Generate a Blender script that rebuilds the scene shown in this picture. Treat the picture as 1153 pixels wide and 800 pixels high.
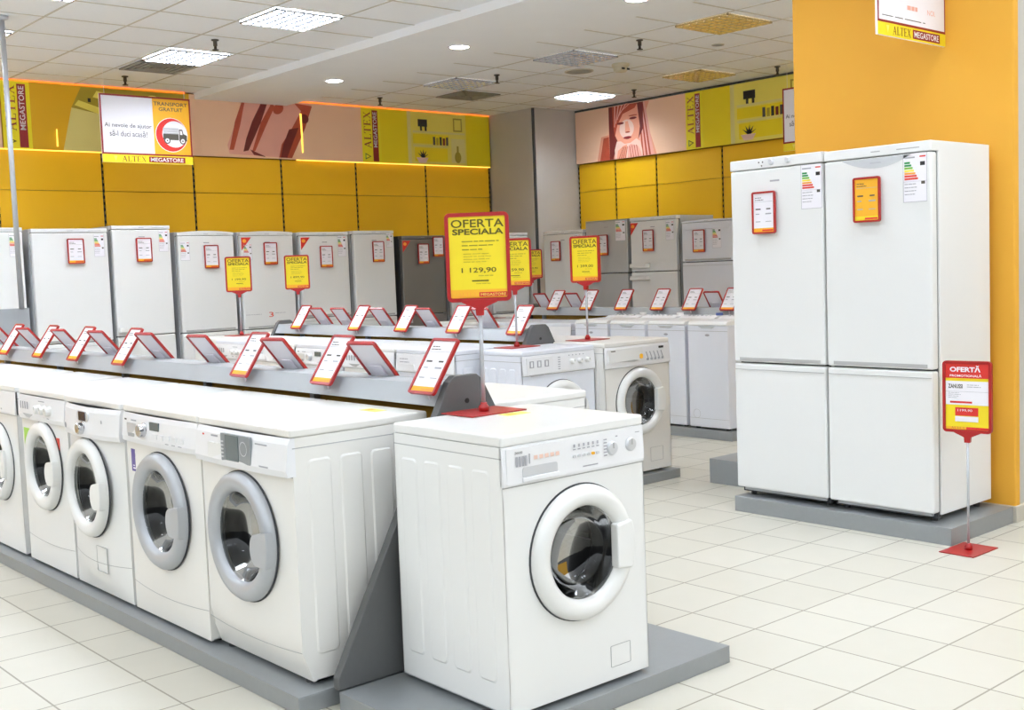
import bpy, bmesh, math, random
from mathutils import Vector, Matrix
PI = math.pi
random.seed(7)
for o in list(bpy.data.objects): bpy.data.objects.remove(o, do_unlink=True)
S = bpy.context.scene
COL = S.collection

# ------------------------------------------------------------------ camera
CAMH = 1.40
f_px, pitch, roll, yaw = 1295.14, .0753, -.0374, .7191
fw = Vector((math.sin(yaw)*math.cos(pitch), math.cos(yaw)*math.cos(pitch), -math.sin(pitch)))
r0 = Vector((math.cos(yaw), -math.sin(yaw), 0)); u0 = r0.cross(fw)
rr = math.cos(roll)*r0 + math.sin(roll)*u0; uu = -math.sin(roll)*r0 + math.cos(roll)*u0
cam = bpy.data.objects.new('camera', bpy.data.cameras.new('camera')); COL.objects.link(cam)
cam.data.sensor_width = 36; cam.data.lens = 36*f_px/1153; cam.data.clip_end = 100
M = Matrix((rr, uu, -fw)).transposed().to_4x4(); M.translation = (0, 0, CAMH)
cam.matrix_world = M
S.camera = cam

# ------------------------------------------------------------------ world, exposure
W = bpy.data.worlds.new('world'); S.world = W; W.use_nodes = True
_n = W.node_tree; _bg = _n.nodes['Background']           # stands in for the unseen hall; lower half brightened to lift the ceiling
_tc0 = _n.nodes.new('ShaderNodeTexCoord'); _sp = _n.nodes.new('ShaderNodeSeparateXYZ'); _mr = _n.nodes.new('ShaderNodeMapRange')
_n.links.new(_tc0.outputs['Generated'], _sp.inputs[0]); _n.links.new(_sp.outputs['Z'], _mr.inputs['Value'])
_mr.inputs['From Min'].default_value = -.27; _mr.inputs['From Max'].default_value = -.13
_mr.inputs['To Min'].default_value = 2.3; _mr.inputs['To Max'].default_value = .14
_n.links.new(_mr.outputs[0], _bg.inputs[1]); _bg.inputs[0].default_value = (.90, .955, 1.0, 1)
LAMP = 33.0            # emission of the ceiling louvre lights
S.view_settings.view_transform = 'Standard'; S.view_settings.look = 'None'
S.view_settings.gamma = 1; S.view_settings.use_curve_mapping = False
S.view_settings.exposure = 0.33
S.cycles.max_bounces = 10; S.cycles.diffuse_bounces = 7; S.cycles.transparent_max_bounces = 12
S.cycles.sample_clamp_indirect = 4

# ------------------------------------------------------------------ materials
MATS = {}
def srgb(c):
    return tuple(((x/255)/12.92 if x/255 <= .04045 else ((x/255+.055)/1.055)**2.4) for x in c)
def mat(name, rgb, rough=.5, metal=0, coat=0, emit=0, noise=0, nscale=20, bump=0, spec=.5):
    m = bpy.data.materials.new(name); m.use_nodes = True
    nt = m.node_tree; b = nt.nodes['Principled BSDF']; c = srgb(rgb)
    b.inputs['Base Color'].default_value = (*c, 1)
    b.inputs['Roughness'].default_value = rough; b.inputs['Metallic'].default_value = metal
    b.inputs['Coat Weight'].default_value = coat; b.inputs['Coat Roughness'].default_value = .12
    b.inputs['Specular IOR Level'].default_value = spec
    if emit:
        b.inputs['Emission Color'].default_value = (*c, 1); b.inputs['Emission Strength'].default_value = emit
    if noise or bump:
        tc = nt.nodes.new('ShaderNodeTexCoord'); n = nt.nodes.new('ShaderNodeTexNoise')
        n.inputs['Scale'].default_value = nscale; n.inputs['Detail'].default_value = 3
        nt.links.new(tc.outputs['Object'], n.inputs['Vector'])
        if noise:
            mx = nt.nodes.new('ShaderNodeMix'); mx.data_type = 'RGBA'
            mx.inputs[6].default_value = (*[x*(1-noise) for x in c], 1)
            mx.inputs[7].default_value = (*[min(1, x*(1+noise)) for x in c], 1)
            nt.links.new(n.outputs['Fac'], mx.inputs[0]); nt.links.new(mx.outputs[2], b.inputs['Base Color'])
        if bump:
            bp = nt.nodes.new('ShaderNodeBump'); bp.inputs['Strength'].default_value = bump
            bp.inputs['Distance'].default_value = .002
            nt.links.new(n.outputs['Fac'], bp.inputs['Height']); nt.links.new(bp.outputs[0], b.inputs['Normal'])
    MATS[name] = m
    return m
mat('enamel', (235,235,233), .28, coat=.25, noise=.01, nscale=6)
mat('enamel_cool', (229,232,240), .3, coat=.25, noise=.01)
mat('enamel_warm', (236,234,229), .3, coat=.25, noise=.01)
mat('panel_white', (236,236,238), .38, noise=.01)
mat('fridge_white', (232,233,232), .33, coat=.15, noise=.01, bump=.05, nscale=150)
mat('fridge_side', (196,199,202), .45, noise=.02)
mat('crease', (176,176,176), .6, noise=.02)
mat('gap', (60,62,66), .7, noise=.05)
mat('silver', (184,187,192), .42, .35, noise=.03)
mat('silver_light', (214,216,220), .3, .35, noise=.02)
mat('chrome', (205,205,208), .15, 1, noise=.02)
mat('drum', (84,84,84), .36, 1, noise=.08, nscale=60)
mat('gasket', (62,62,64), .55, noise=.08)
mat('plinth', (150,154,156), .42, .35, noise=.04, nscale=40)
mat('rail', (168,173,177), .45, .2, noise=.02)
mat('dark_panel', (94,95,95), .55, noise=.05, nscale=50)
mat('ochre', (178,134,40), .55, noise=.05)
mat('red', (164,24,24), .35, coat=.2, noise=.04)
mat('red_dark', (140,22,26), .5, noise=.03)
mat('red_bright', (208,44,36), .5, noise=.03)
mat('paper', (240,238,244), .6, noise=.01)
mat('paper_back', (236,232,240), .6, noise=.01)
mat('yellow', (236,212,30), .5, noise=.02)
mat('yellow_sign', (248,232,30), .5, noise=.02)
mat('orange_paper', (240,176,36), .5, noise=.02)
mat('ink', (82,78,70), .7, noise=.05)
mat('ink_olive', (92,84,12), .7, noise=.05)
mat('ink_mid', (112,110,116), .7, noise=.03)
mat('ink_light', (168,168,174), .7, noise=.03)
mat('ink_yellow2', (150,138,36), .7, noise=.03)
mat('ink_yellow', (186,168,40), .7, noise=.03)
mat('black', (28,28,30), .5, noise=.05)
mat('screen_dark', (38,38,62), .15, noise=.1)
mat('screen_grey', (88,100,104), .2, noise=.05)
mat('screen_mid', (140,146,150), .3, noise=.05)
mat('purple', (92,78,150), .4, noise=.1, nscale=80)
mat('lime', (160,206,84), .4, noise=.1, nscale=40)
mat('g1', (40,140,80), .5, noise=.02); mat('g2', (120,180,60), .5, noise=.02)
mat('g3', (240,220,60), .5, noise=.02); mat('g4', (240,160,50), .5, noise=.02); mat('g5', (214,60,40), .5, noise=.02)
mat('steel_grey', (188,189,189), .38, .3, noise=.03, nscale=8)
mat('steel_dark', (128,124,118), .36, .35, noise=.04, nscale=8)
mat('col_grey', (192,189,184), .62, noise=.04, nscale=5)
mat('seam', (66,70,72), .6, noise=.04)
mat('wall_yellow', (248,192,10), .5, noise=.04, nscale=3)
mat('wall_yellow_r', (242,190,20), .5, noise=.03, nscale=3)
mat('col_yellow', (228,168,52), .7, noise=.03, nscale=4)
mat('plaster', (241,243,245), .85, noise=.02, nscale=4)
mat('ceil_tile', (241,243,245), .9, noise=.03, nscale=60)
mat('ceil_bar', (196,190,178), .7, noise=.03)
mat('peach', (250,208,176), .6, noise=.05, nscale=2)
mat('poster_yellow', (246,222,16), .55, noise=.05, nscale=3)
mat('poster_amber', (224,172,10), .55, noise=.05, nscale=3)
mat('poster_pale', (234,222,140), .55, noise=.06, nscale=3)
mat('poster_cream', (244,228,104), .55, noise=.06, nscale=4)
mat('poster_olive', (170,150,40), .6, noise=.1, nscale=6)
mat('pinkish', (234,172,156), .6, noise=.08, nscale=4)
mat('skin_print', (236,162,132), .6, noise=.06, nscale=5)
mat('skin_light', (240,206,190), .6, noise=.06, nscale=5)
mat('rust_print', (178,74,48), .6, noise=.25, nscale=12)
mat('maroon_print', (112,30,26), .6, noise=.2, nscale=12)
mat('tile_base', (196,190,176), .6, noise=.05)
mat('lamp', (236,244,255), .5, emit=LAMP)
mat('lamp_far', (236,244,255), .4, emit=LAMP*2.0)
mat('lamp_off_glow', (225,222,214), .4, emit=.8)  # unlit panels given a weak glow, standing in for reflected light
mat('spot', (255,250,235), .5, emit=70)
mat('led', (255,130,40), .5, emit=.9)
mat('led_hot', (255,215,90), .5, emit=1.2)
mat('louvre', (196,198,204), .25, .7, noise=.03)
mat('louvre_matt', (112,116,124), .6, noise=.03)
mat('louvre_wall_reflection', (206,184,128), .25, .6, noise=.03)  # reflection of the yellow wall painted into the louvre colour
mat('grille', (150,148,140), .5, .2, noise=.04)
mat('grille_dark', (92,92,86), .7, noise=.05)
mat('brass_dark', (74,66,58), .5, .4, noise=.05)
mat('beige', (206,196,170), .5, noise=.03)
mat('badge_blue', (74,92,150), .4, noise=.03)

def glass_mat():
    m = bpy.data.materials.new('door_glass'); m.use_nodes = True; nt = m.node_tree
    for n in list(nt.nodes): nt.nodes.remove(n)
    out = nt.nodes.new('ShaderNodeOutputMaterial'); mix = nt.nodes.new('ShaderNodeMixShader')
    tr = nt.nodes.new('ShaderNodeBsdfTransparent'); gl = nt.nodes.new('ShaderNodeBsdfGlossy')
    fr = nt.nodes.new('ShaderNodeFresnel'); fr.inputs[0].default_value = 1.55
    tr.inputs[0].default_value = (.36, .37, .37, 1); gl.inputs['Roughness'].default_value = .04
    ad = nt.nodes.new('ShaderNodeMath'); ad.operation = 'ADD'; ad.inputs[1].default_value = .03
    nt.links.new(fr.outputs[0], ad.inputs[0])
    ml = nt.nodes.new('ShaderNodeMath'); ml.operation = 'MULTIPLY'; ml.inputs[1].default_value = .5; nt.links.new(ad.outputs[0], ml.inputs[0]); nt.links.new(ml.outputs[0], mix.inputs[0]); nt.links.new(tr.outputs[0], mix.inputs[1]); nt.links.new(gl.outputs[0], mix.inputs[2])
    nt.links.new(mix.outputs[0], out.inputs[0]); MATS['glass'] = m
glass_mat()

def floor_mat():
    m = bpy.data.materials.new('floor_tiles'); m.use_nodes = True; nt = m.node_tree; L = nt.links.new
    b = nt.nodes['Principled BSDF']
    geo = nt.nodes.new('ShaderNodeNewGeometry'); sep = nt.nodes.new('ShaderNodeSeparateXYZ'); L(geo.outputs['Position'], sep.inputs[0])
    def math_(op, a, bb=None):
        n = nt.nodes.new('ShaderNodeMath'); n.operation = op
        for i, v in enumerate((a, bb)):
            if v is None: continue
            if isinstance(v, (int, float)): n.inputs[i].default_value = v
            else: L(v, n.inputs[i])
        return n.outputs[0]
    masks = []; ids = []
    for ax, p, o in (('X', .3135, 1.598), ('Y', .3060, 2.021)):
        t = math_('DIVIDE', math_('SUBTRACT', sep.outputs[ax], o - 40*p), p)
        fr = math_('FRACT', t); ids.append(math_('FLOOR', t))
        d = math_('MINIMUM', fr, math_('SUBTRACT', 1.0, fr))
        masks.append(math_('LESS_THAN', d, .0035/p))
    mask = math_('MAXIMUM', masks[0], masks[1])
    cid = nt.nodes.new('ShaderNodeCombineXYZ'); L(ids[0], cid.inputs[0]); L(ids[1], cid.inputs[1])
    wn = nt.nodes.new('ShaderNodeTexWhiteNoise'); L(cid.outputs[0], wn.inputs['Vector'])
    ns = nt.nodes.new('ShaderNodeTexNoise'); ns.inputs['Scale'].default_value = 9; L(geo.outputs['Position'], ns.inputs['Vector'])
    fac = math_('ADD', math_('MULTIPLY', wn.outputs['Value'], .6), math_('MULTIPLY', ns.outputs['Fac'], .4))
    c = nt.nodes.new('ShaderNodeMix'); c.data_type = 'RGBA'; L(fac, c.inputs[0])
    c.inputs[6].default_value = (*srgb((193,189,176)), 1); c.inputs[7].default_value = (*srgb((203,199,187)), 1)
    g = nt.nodes.new('ShaderNodeMix'); g.data_type = 'RGBA'; L(mask, g.inputs[0]); L(c.outputs[2], g.inputs[6])
    g.inputs[7].default_value = (*srgb((140,134,120)), 1)
    L(g.outputs[2], b.inputs['Base Color'])
    b.inputs['Roughness'].default_value = .42
    bp = nt.nodes.new('ShaderNodeBump'); bp.inputs['Strength'].default_value = .3; bp.inputs['Distance'].default_value = .002; bp.invert = True
    L(mask, bp.inputs['Height']); L(bp.outputs[0], b.inputs['Normal'])
    MATS['floor'] = m
floor_mat()

# ------------------------------------------------------------------ mesh helpers
class G:
    """collects shapes into one mesh with several materials"""
    def __init__(s): s.bm = bmesh.new(); s.mats = []
    def mi(s, m):
        if m not in s.mats: s.mats.append(m)
        return s.mats.index(m)
    def _fin(s, faces, m, smooth=False):
        i = s.mi(m)
        for f in faces: f.material_index = i; f.smooth = smooth
    def merge(s, tmp, m, mx=None, smooth=False):
        me = bpy.data.meshes.new('t'); tmp.to_mesh(me); tmp.free()
        if mx is not None: me.transform(mx)
        n = len(s.bm.faces); s.bm.from_mesh(me); bpy.data.meshes.remove(me)
        s.bm.faces.ensure_lookup_table(); s._fin([s.bm.faces[k] for k in range(n, len(s.bm.faces))], m, smooth)
    def box(s, x0, x1, y0, y1, z0, z1, m, bev=0, seg=2, mx=None):
        t = bmesh.new(); bmesh.ops.create_cube(t, size=1)
        for v in t.verts:
            v.co = Vector(((x0+x1)/2+v.co.x*(x1-x0), (y0+y1)/2+v.co.y*(y1-y0), (z0+z1)/2+v.co.z*(z1-z0)))
        if bev: bmesh.ops.bevel(t, geom=t.edges[:], offset=bev, segments=seg, affect='EDGES', profile=.5)
        s.merge(t, m, mx, smooth=False); return s
    def prism(s, pts, axis, a, b, m, bev=0, mx=None, seg=2):
        """polygon pts extruded along axis 'x','y','z' from a to b; pts are the other two coordinates in order"""
        t = bmesh.new()
        def P(p, c):
            return {'x': (c, p[0], p[1]), 'y': (p[0], c, p[1]), 'z': (p[0], p[1], c)}[axis]
        A = [t.verts.new(P(p, a)) for p in pts]; B = [t.verts.new(P(p, b)) for p in pts]
        t.faces.new(A); t.faces.new(B[::-1]); n = len(pts)
        for i in range(n): t.faces.new((A[i], B[i], B[(i+1) % n], A[(i+1) % n]))
        bmesh.ops.recalc_face_normals(t, faces=t.faces[:])
        if bev:
            ed = [e for e in t.edges if e.calc_face_angle(0) > .5]
            bmesh.ops.bevel(t, geom=ed, offset=bev, segments=seg, affect='EDGES', profile=.5)
        s.merge(t, m, mx); return s
    def lathe(s, prof, m, c=(0, 0, 0), axis='y', n=48, smooth=True, mx=None, sx=1):
        t = bmesh.new(); rings = []
        for r, h in prof:
            if r < 1e-6:
                rings.append([t.verts.new(L3(0, 0, h, c, axis))])
            else:
                rings.append([t.verts.new(L3(r*math.cos(2*PI*k/n)*sx, r*math.sin(2*PI*k/n), h, c, axis)) for k in range(n)])
        for a, b in zip(rings, rings[1:]):
            for k in range(n):
                k2 = (k+1) % n
                q = [a[k % len(a)], a[k2 % len(a)], b[k2 % len(b)], b[k % len(b)]]
                u = []
                for v in q:
                    if v not in u: u.append(v)
                if len(u) > 2: t.faces.new(u)
        bmesh.ops.recalc_face_normals(t, faces=t.faces[:])
        s.merge(t, m, mx, smooth); return s
    def cyl(s, r, h0, h1, m, c=(0, 0, 0), axis='y', n=24, mx=None, bev=0):
        p = [(0, h0), (r-bev, h0)] + ([(r, h0+bev), (r, h1-bev)] if bev else [(r, h0), (r, h1)])[0 if bev else 1:] + [(r-bev, h1), (0, h1)]
        return s.lathe(p, m, c, axis, n, False, mx)
    def tube(s, a, b, r, m, n=12):
        a, b = Vector(a), Vector(b); d = b-a
        mx = Matrix.Translation(a) @ d.to_track_quat('Z', 'Y').to_matrix().to_4x4()
        return s.lathe([(0, 0), (r, 0), (r, d.length), (0, d.length)], m, axis='z', n=n, mx=mx)
    def poly(s, pts, m, smooth=False):
        vs = [s.bm.verts.new(p) for p in pts]; f = s.bm.faces.new(vs); s._fin([f], m, smooth); return s
def L3(u, v, h, c, axis):
    if axis == 'y': return (c[0]+u, c[1]+h, c[2]+v)
    if axis == 'x': return (c[0]+h, c[1]+u, c[2]+v)
    return (c[0]+u, c[1]+v, c[2]+h)
def obj(name, g, parent=None, mx=None):
    me = bpy.data.meshes.new(name); g.bm.to_mesh(me); g.bm.free()
    if mx is not None: me.transform(mx)
    for m in g.mats: me.materials.append(MATS[m])
    o = bpy.data.objects.new(name, me); COL.objects.link(o)
    if parent: o.parent = parent
    return o
def tag(o, label=None, cat=None, group=None, kind=None):
    if label: o['label'] = label
    if cat: o['category'] = cat
    if group: o['group'] = group
    if kind: o['kind'] = kind
    return o
def thing(name, label, cat, loc=(0, 0, 0), rz=0, group=None):
    o = bpy.data.objects.new(name, None); COL.objects.link(o); o.empty_display_size = .1
    o.location = loc; o.rotation_euler = (0, 0, rz)
    return tag(o, label, cat, group)
def kids(o): return [c for c in COL.objects if c.parent == o]
def copy_tree(o, parent=None):
    c = o.copy(); COL.objects.link(c); c.parent = parent
    for ch in kids(o): copy_tree(ch, c)
    return c
def copy_thing(src, label, loc, rz=0):
    c = copy_tree(src); c.location = loc; c.rotation_euler = (0, 0, rz); c['label'] = label
    return c
FY, FX, FPX, FPY = 0, -PI/2, PI/2, PI       # facing -Y, -X, +X, +Y

# ---- flat printing: polygons in (u,v) put at y = -depth on a face looking to -Y
_tc = {}
def text_polys(s, bold=0, font_sp=1.0):
    k = (s, bold, font_sp)
    if k in _tc: return _tc[k]
    cu = bpy.data.curves.new('t', 'FONT'); cu.body = s; cu.size = 1; cu.offset = bold; cu.space_character = font_sp
    cu.resolution_u = 3; cu.fill_mode = 'FRONT'
    o = bpy.data.objects.new('t', cu); COL.objects.link(o)
    bpy.context.view_layer.update()
    me = bpy.data.meshes.new_from_object(o.evaluated_get(bpy.context.evaluated_depsgraph_get()))
    vs = [(v.co.x, v.co.y) for v in me.vertices]; fs = [tuple(p.vertices) for p in me.polygons]
    bpy.data.objects.remove(o); bpy.data.meshes.remove(me); bpy.data.curves.remove(cu)
    xs = [v[0] for v in vs]; ys = [v[1] for v in vs]
    x0, x1, y0, y1 = min(xs), max(xs), min(ys), max(ys)
    vs = [((x-x0)/(x1-x0), (y-y0)/(y1-y0)) for x, y in vs]
    _tc[k] = (vs, fs); return _tc[k]
def serif_polys(word):
    q = []; x = 0
    def rect(a, b, c, d): q.append([(x+a, c), (x+b, c), (x+b, d), (x+a, d)])
    def diag(xa, ya, xb, yb, w): q.append([(x+xa-w/2, ya), (x+xa+w/2, ya), (x+xb+w/2, yb), (x+xb-w/2, yb)])
    for ch in word:
        if ch == 'A':
            diag(.1, .03, .38, .97, .06); diag(.66, .03, .38, 1.0, .15); rect(.22, .56, .32, .38)
            rect(0, .22, 0, .04); rect(.5, .82, 0, .04); x += .9
        elif ch == 'L':
            rect(.08, .22, 0, 1); rect(0, .32, .96, 1); rect(0, .6, 0, .05); rect(.55, .6, 0, .24); x += .7
        elif ch == 'T':
            rect(.29, .43, 0, 1); rect(0, .72, .95, 1); rect(0, .05, .76, 1); rect(.67, .72, .76, 1); rect(.2, .52, 0, .04); x += .82
        elif ch == 'E':
            rect(.08, .22, 0, 1); rect(0, .6, .95, 1); rect(0, .62, 0, .05); rect(.2, .46, .49, .54)
            rect(.55, .6, .78, 1); rect(.57, .62, 0, .24); rect(.42, .46, .4, .62); x += .74
        elif ch == 'X':
            diag(.64, .02, .14, .98, .15); diag(.12, .02, .62, .98, .06)
            rect(0, .24, 0, .04); rect(.5, .8, 0, .04); rect(0, .3, .96, 1); rect(.52, .74, .96, 1); x += .84
    tot = x-.08
    return [[(a/tot, b) for a, b in p] for p in q]
class Sheet:
    def __init__(s, g, y=-.001, mx=None): s.g = g; s.y = y; s.mx = mx or Matrix(); s.n = 0
    def P(s, pts, m, lift=0):
        s.n += 1
        vs = []
        a = 0
        for i in range(len(pts)):
            (x1, y1), (x2, y2) = pts[i], pts[(i+1) % len(pts)]; a += x1*y2-x2*y1
        if a < 0: pts = pts[::-1]
        s.g.poly([s.mx @ Vector((u, s.y-lift, v)) for u, v in pts], m)
    def rect(s, u0, u1, v0, v1, m, lift=0): s.P([(u0, v0), (u1, v0), (u1, v1), (u0, v1)], m, lift)
    def rrect(s, u0, u1, v0, v1, r, m, lift=0): s.P(rr_pts(u0, u1, v0, v1, r), m, lift)
    def ell(s, cu, cv, a, b, m, lift=0, n=28, t=0):
        s.P([(cu+a*math.cos(k*2*PI/n)*math.cos(t)-b*math.sin(k*2*PI/n)*math.sin(t), cv+a*math.cos(k*2*PI/n)*math.sin(t)+b*math.sin(k*2*PI/n)*math.cos(t)) for k in range(n)], m, lift)
    def ring(s, cu, cv, a0, a1, m, lift=0, n=36):
        for k in range(n):
            p, q = k*2*PI/n, (k+1)*2*PI/n
            s.P([(cu+a0*math.cos(p), cv+a0*math.sin(p)), (cu+a1*math.cos(p), cv+a1*math.sin(p)), (cu+a1*math.cos(q), cv+a1*math.sin(q)), (cu+a0*math.cos(q), cv+a0*math.sin(q))], m, lift)
    def text(s, t, u0, u1, v0, v1, m, bold=0, lift=.0006, rot=False, serif=False):
        if serif: polys = serif_polys(t)
        else:
            vs, fs = text_polys(t, bold); polys = [[vs[i] for i in f] for f in fs]
        for p in polys:
            if rot: pts = [(u1-(y)*(u1-u0), v0+x*(v1-v0)) for x, y in p]
            else: pts = [(u0+x*(u1-u0), v0+y*(v1-v0)) for x, y in p]
            try: s.P(pts, m, lift)
            except ValueError: pass
    def lines(s, u0, u1, v1, n, dv, h, m, lift=.0006, seed=1):
        r = random.Random(seed)
        for k in range(n):
            v = v1-k*dv; w = (u1-u0)*r.uniform(.45, 1); u = u0
            while u < u0+w:
                a = min(u0+w, u+(u1-u0)*r.uniform(.1, .3)); s.rect(u, a, v-h, v, m, lift); u = a+(u1-u0)*.03
def rr_pts(x0, x1, y0, y1, r, n=5):
    p = []
    for cx, cy, a in ((x1-r, y0+r, -PI/2), (x1-r, y1-r, 0), (x0+r, y1-r, PI/2), (x0+r, y0+r, PI)):
        for k in range(n+1):
            t = a+k*PI/2/n; p.append((cx+r*math.cos(t), cy+r*math.sin(t)))
    return p
def frame_ring(g, x0, x1, z0, z1, w, r, y0, y1, m):
    """rounded rectangular frame in the xz plane, from y0 (front) to y1 (back)"""
    A = rr_pts(x0, x1, z0, z1, r); B = rr_pts(x0+w, x1-w, z0+w, z1-w, max(r-w, .002)); n = len(A)
    for i in range(n):
        j = (i+1) % n
        a, b, c, d = A[i], A[j], B[j], B[i]
        g.poly([(a[0], y0, a[1]), (b[0], y0, b[1]), (c[0], y0, c[1]), (d[0], y0, d[1])], m)
        g.poly([(a[0], y1, a[1]), (d[0], y1, d[1]), (c[0], y1, c[1]), (b[0], y1, b[1])], m)
        g.poly([(a[0], y0, a[1]), (a[0], y1, a[1]), (b[0], y1, b[1]), (b[0], y0, b[1])], m)
        g.poly([(d[0], y0, d[1]), (c[0], y0, c[1]), (c[0], y1, c[1]), (d[0], y1, d[1])], m)
def plate(g, x0, x1, z0, z1, r, y0, y1, m):
    g.prism(rr_pts(x0, x1, z0, z1, r), 'y', y0, y1, m)

# ================================================================== THE SETTING
ZC = 3.30
g = G(); g.box(-2.6, 12, -1.2, 11.3, -.1, 0, 'floor'); tag(obj('floor', g), kind='structure')  # cut short behind the camera so background light from below reaches the ceiling
g = G(); g.box(-8, 12, -7, 11.3, ZC, ZC+.12, 'ceil_tile'); ceil = tag(obj('ceiling', g), kind='structure')
g = G()
x = 7.25-.6*25
while x < 10.1:
    if not (5.4 < x < 6.5): g.box(x-.008, x+.008, -7, 11, ZC-.003, ZC+.001, 'ceil_bar')
    x += .6
y = 7.80-.565*26
while y < 11:
    g.box(-8, 10.12, y-.008, y+.008, ZC-.003, ZC+.001, 'ceil_bar'); y += .565
obj('ceiling_grid', g, ceil)
g = G(); g.box(5.46, 6.52, -7, 11, ZC-.065, ZC, 'plaster'); tag(obj('trim_1', g), kind='structure')
# back wall with yellow panels
def panel_run(name, L, joints, zlow, ztop, zmid, m, facing, plane):
    for a, b in zip(joints, joints[1:]):
        g = G(); s = 1 if b > a else -1
        for z0, z1 in ((zlow, zmid-.003), (zmid+.003, ztop)):
            if facing == 'Y': g.box(a+.012, b-.012, plane, plane+.03, z0, z1, m)
            else: g.box(plane, plane+.03, min(a, b)+.012, max(a, b)-.012, z0, z1, m)
        obj('wall_panel', g, L)
    for a in joints:
        g = G()
        if facing == 'Y': g.box(a-.006, a+.006, plane+.012, plane+.03, zlow, ztop, 'seam')
        else: g.box(plane+.012, plane+.03, a-.006, a+.006, zlow, ztop, 'seam')
        z = 1.8
        while z < ztop:
            if facing == 'Y': g.box(a-.012, a+.012, plane+.006, plane+.014, z, z+.03, 'black')
            else: g.box(plane+.006, plane+.014, a-.012, a+.012, z, z+.03, 'black')
            z += .06
        obj('slotted_upright', g, L)
g = G(); g.box(-8, 11.3, 11.06, 11.3, 0, ZC, 'ochre'); wb = tag(obj('wall_back', g), kind='structure')
panel_run('p', wb, [1.52, 2.51, 3.49, 4.475, 5.42, 6.44, 7.40, 8.39, 9.38], .1, 2.655, 2.29, 'wall_yellow', 'Y', 11.02)
g = G(); g.box(10.18, 10.4, -7, 11.06, 0, ZC, 'ochre'); wr = tag(obj('wall_right', g), kind='structure')
panel_run('p', wr, [10.19, 9.57, 8.92, 7.97, 7.0, 6.0, 5.0, 4.0], .1, 2.635, 2.30, 'wall_yellow_r', 'X', 10.13)
g = G(); g.box(10.10, 10.18, 3.0, 10.2, ZC-.03, ZC-.003, 'seam'); tag(obj('trim_2', g), kind='structure')
# grey clad corner column
col = thing('corner_column', 'grey clad square column in the far corner of the room', 'column', (9.40, 10.2, 0)); col['kind'] = 'structure'
g = G(); g.box(.02, .9, .02, .86, 0, ZC, 'col_grey'); obj('core', g, col)
g = G(); g.box(0, .02, .03, .8, 0, ZC-.004, 'col_grey'); obj('cladding', g, col)
g = G(); g.box(.03, .72, 0, .02, 0, ZC-.004, 'col_grey'); obj('cladding', g, col)
g = G(); g.box(.004, .03, .004, .03, 0, ZC-.004, 'seam'); obj('corner_strip', g, col)
# yellow column behind the tall fridges
col = thing('yellow_column', 'broad orange-yellow column behind the pair of tall white fridges', 'column', (5.76, 2.70, 0)); col['kind'] = 'structure'
g = G(); g.box(0, .055, .0, 1.30, 0, ZC, 'col_yellow', .006); obj('painted_board', g, col)
g = G(); g.box(.055, .6, .01, 1.29, 0, ZC, 'col_grey'); obj('core', g, col)
g = G(); g.box(-.012, .61, -.012, 1.31, 0, .085, 'tile_base', .003); obj('skirting_tile', g, col)

# ---- banners along the top of the walls (local x to the right seen from the room, z up from banner bottom)
def logo_strip(sh, u0, u1, v0, v1):
    w = u1-u0; H = v1-v0
    sh.rect(u0, u1, v0, v1, 'yellow_sign', .0004)
    sh.text('ALTEX', u0+w*.12, u0+w*.48, v0+H*.26, v0+H*.93, 'red_dark', rot=True, serif=True, lift=.001)
    sh.rect(u0+w*.56, u0+w*.86, v0+H*.02, v0+H*.96, 'red_dark', .001)
    sh.text('MEGASTORE', u0+w*.61, u0+w*.80, v0+H*.28, v0+H*.93, 'paper', rot=True, lift=.0016, bold=.01)
    a = [(u0+w*.14, v0+H*.17), (u0+w*.14, v0+H*.05), (u0+w*.46, v0+H*.11)]
    c = (sum(p[0] for p in a)/3, sum(p[1] for p in a)/3)
    b = [(c[0]+(p[0]-c[0])*.6, c[1]+(p[1]-c[1])*.6) for p in a]
    for i in range(3):
        j = (i+1) % 3; sh.P([a[i], a[j], b[j], b[i]], 'g1' if i == 0 else 'ink_olive', .001)
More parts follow.
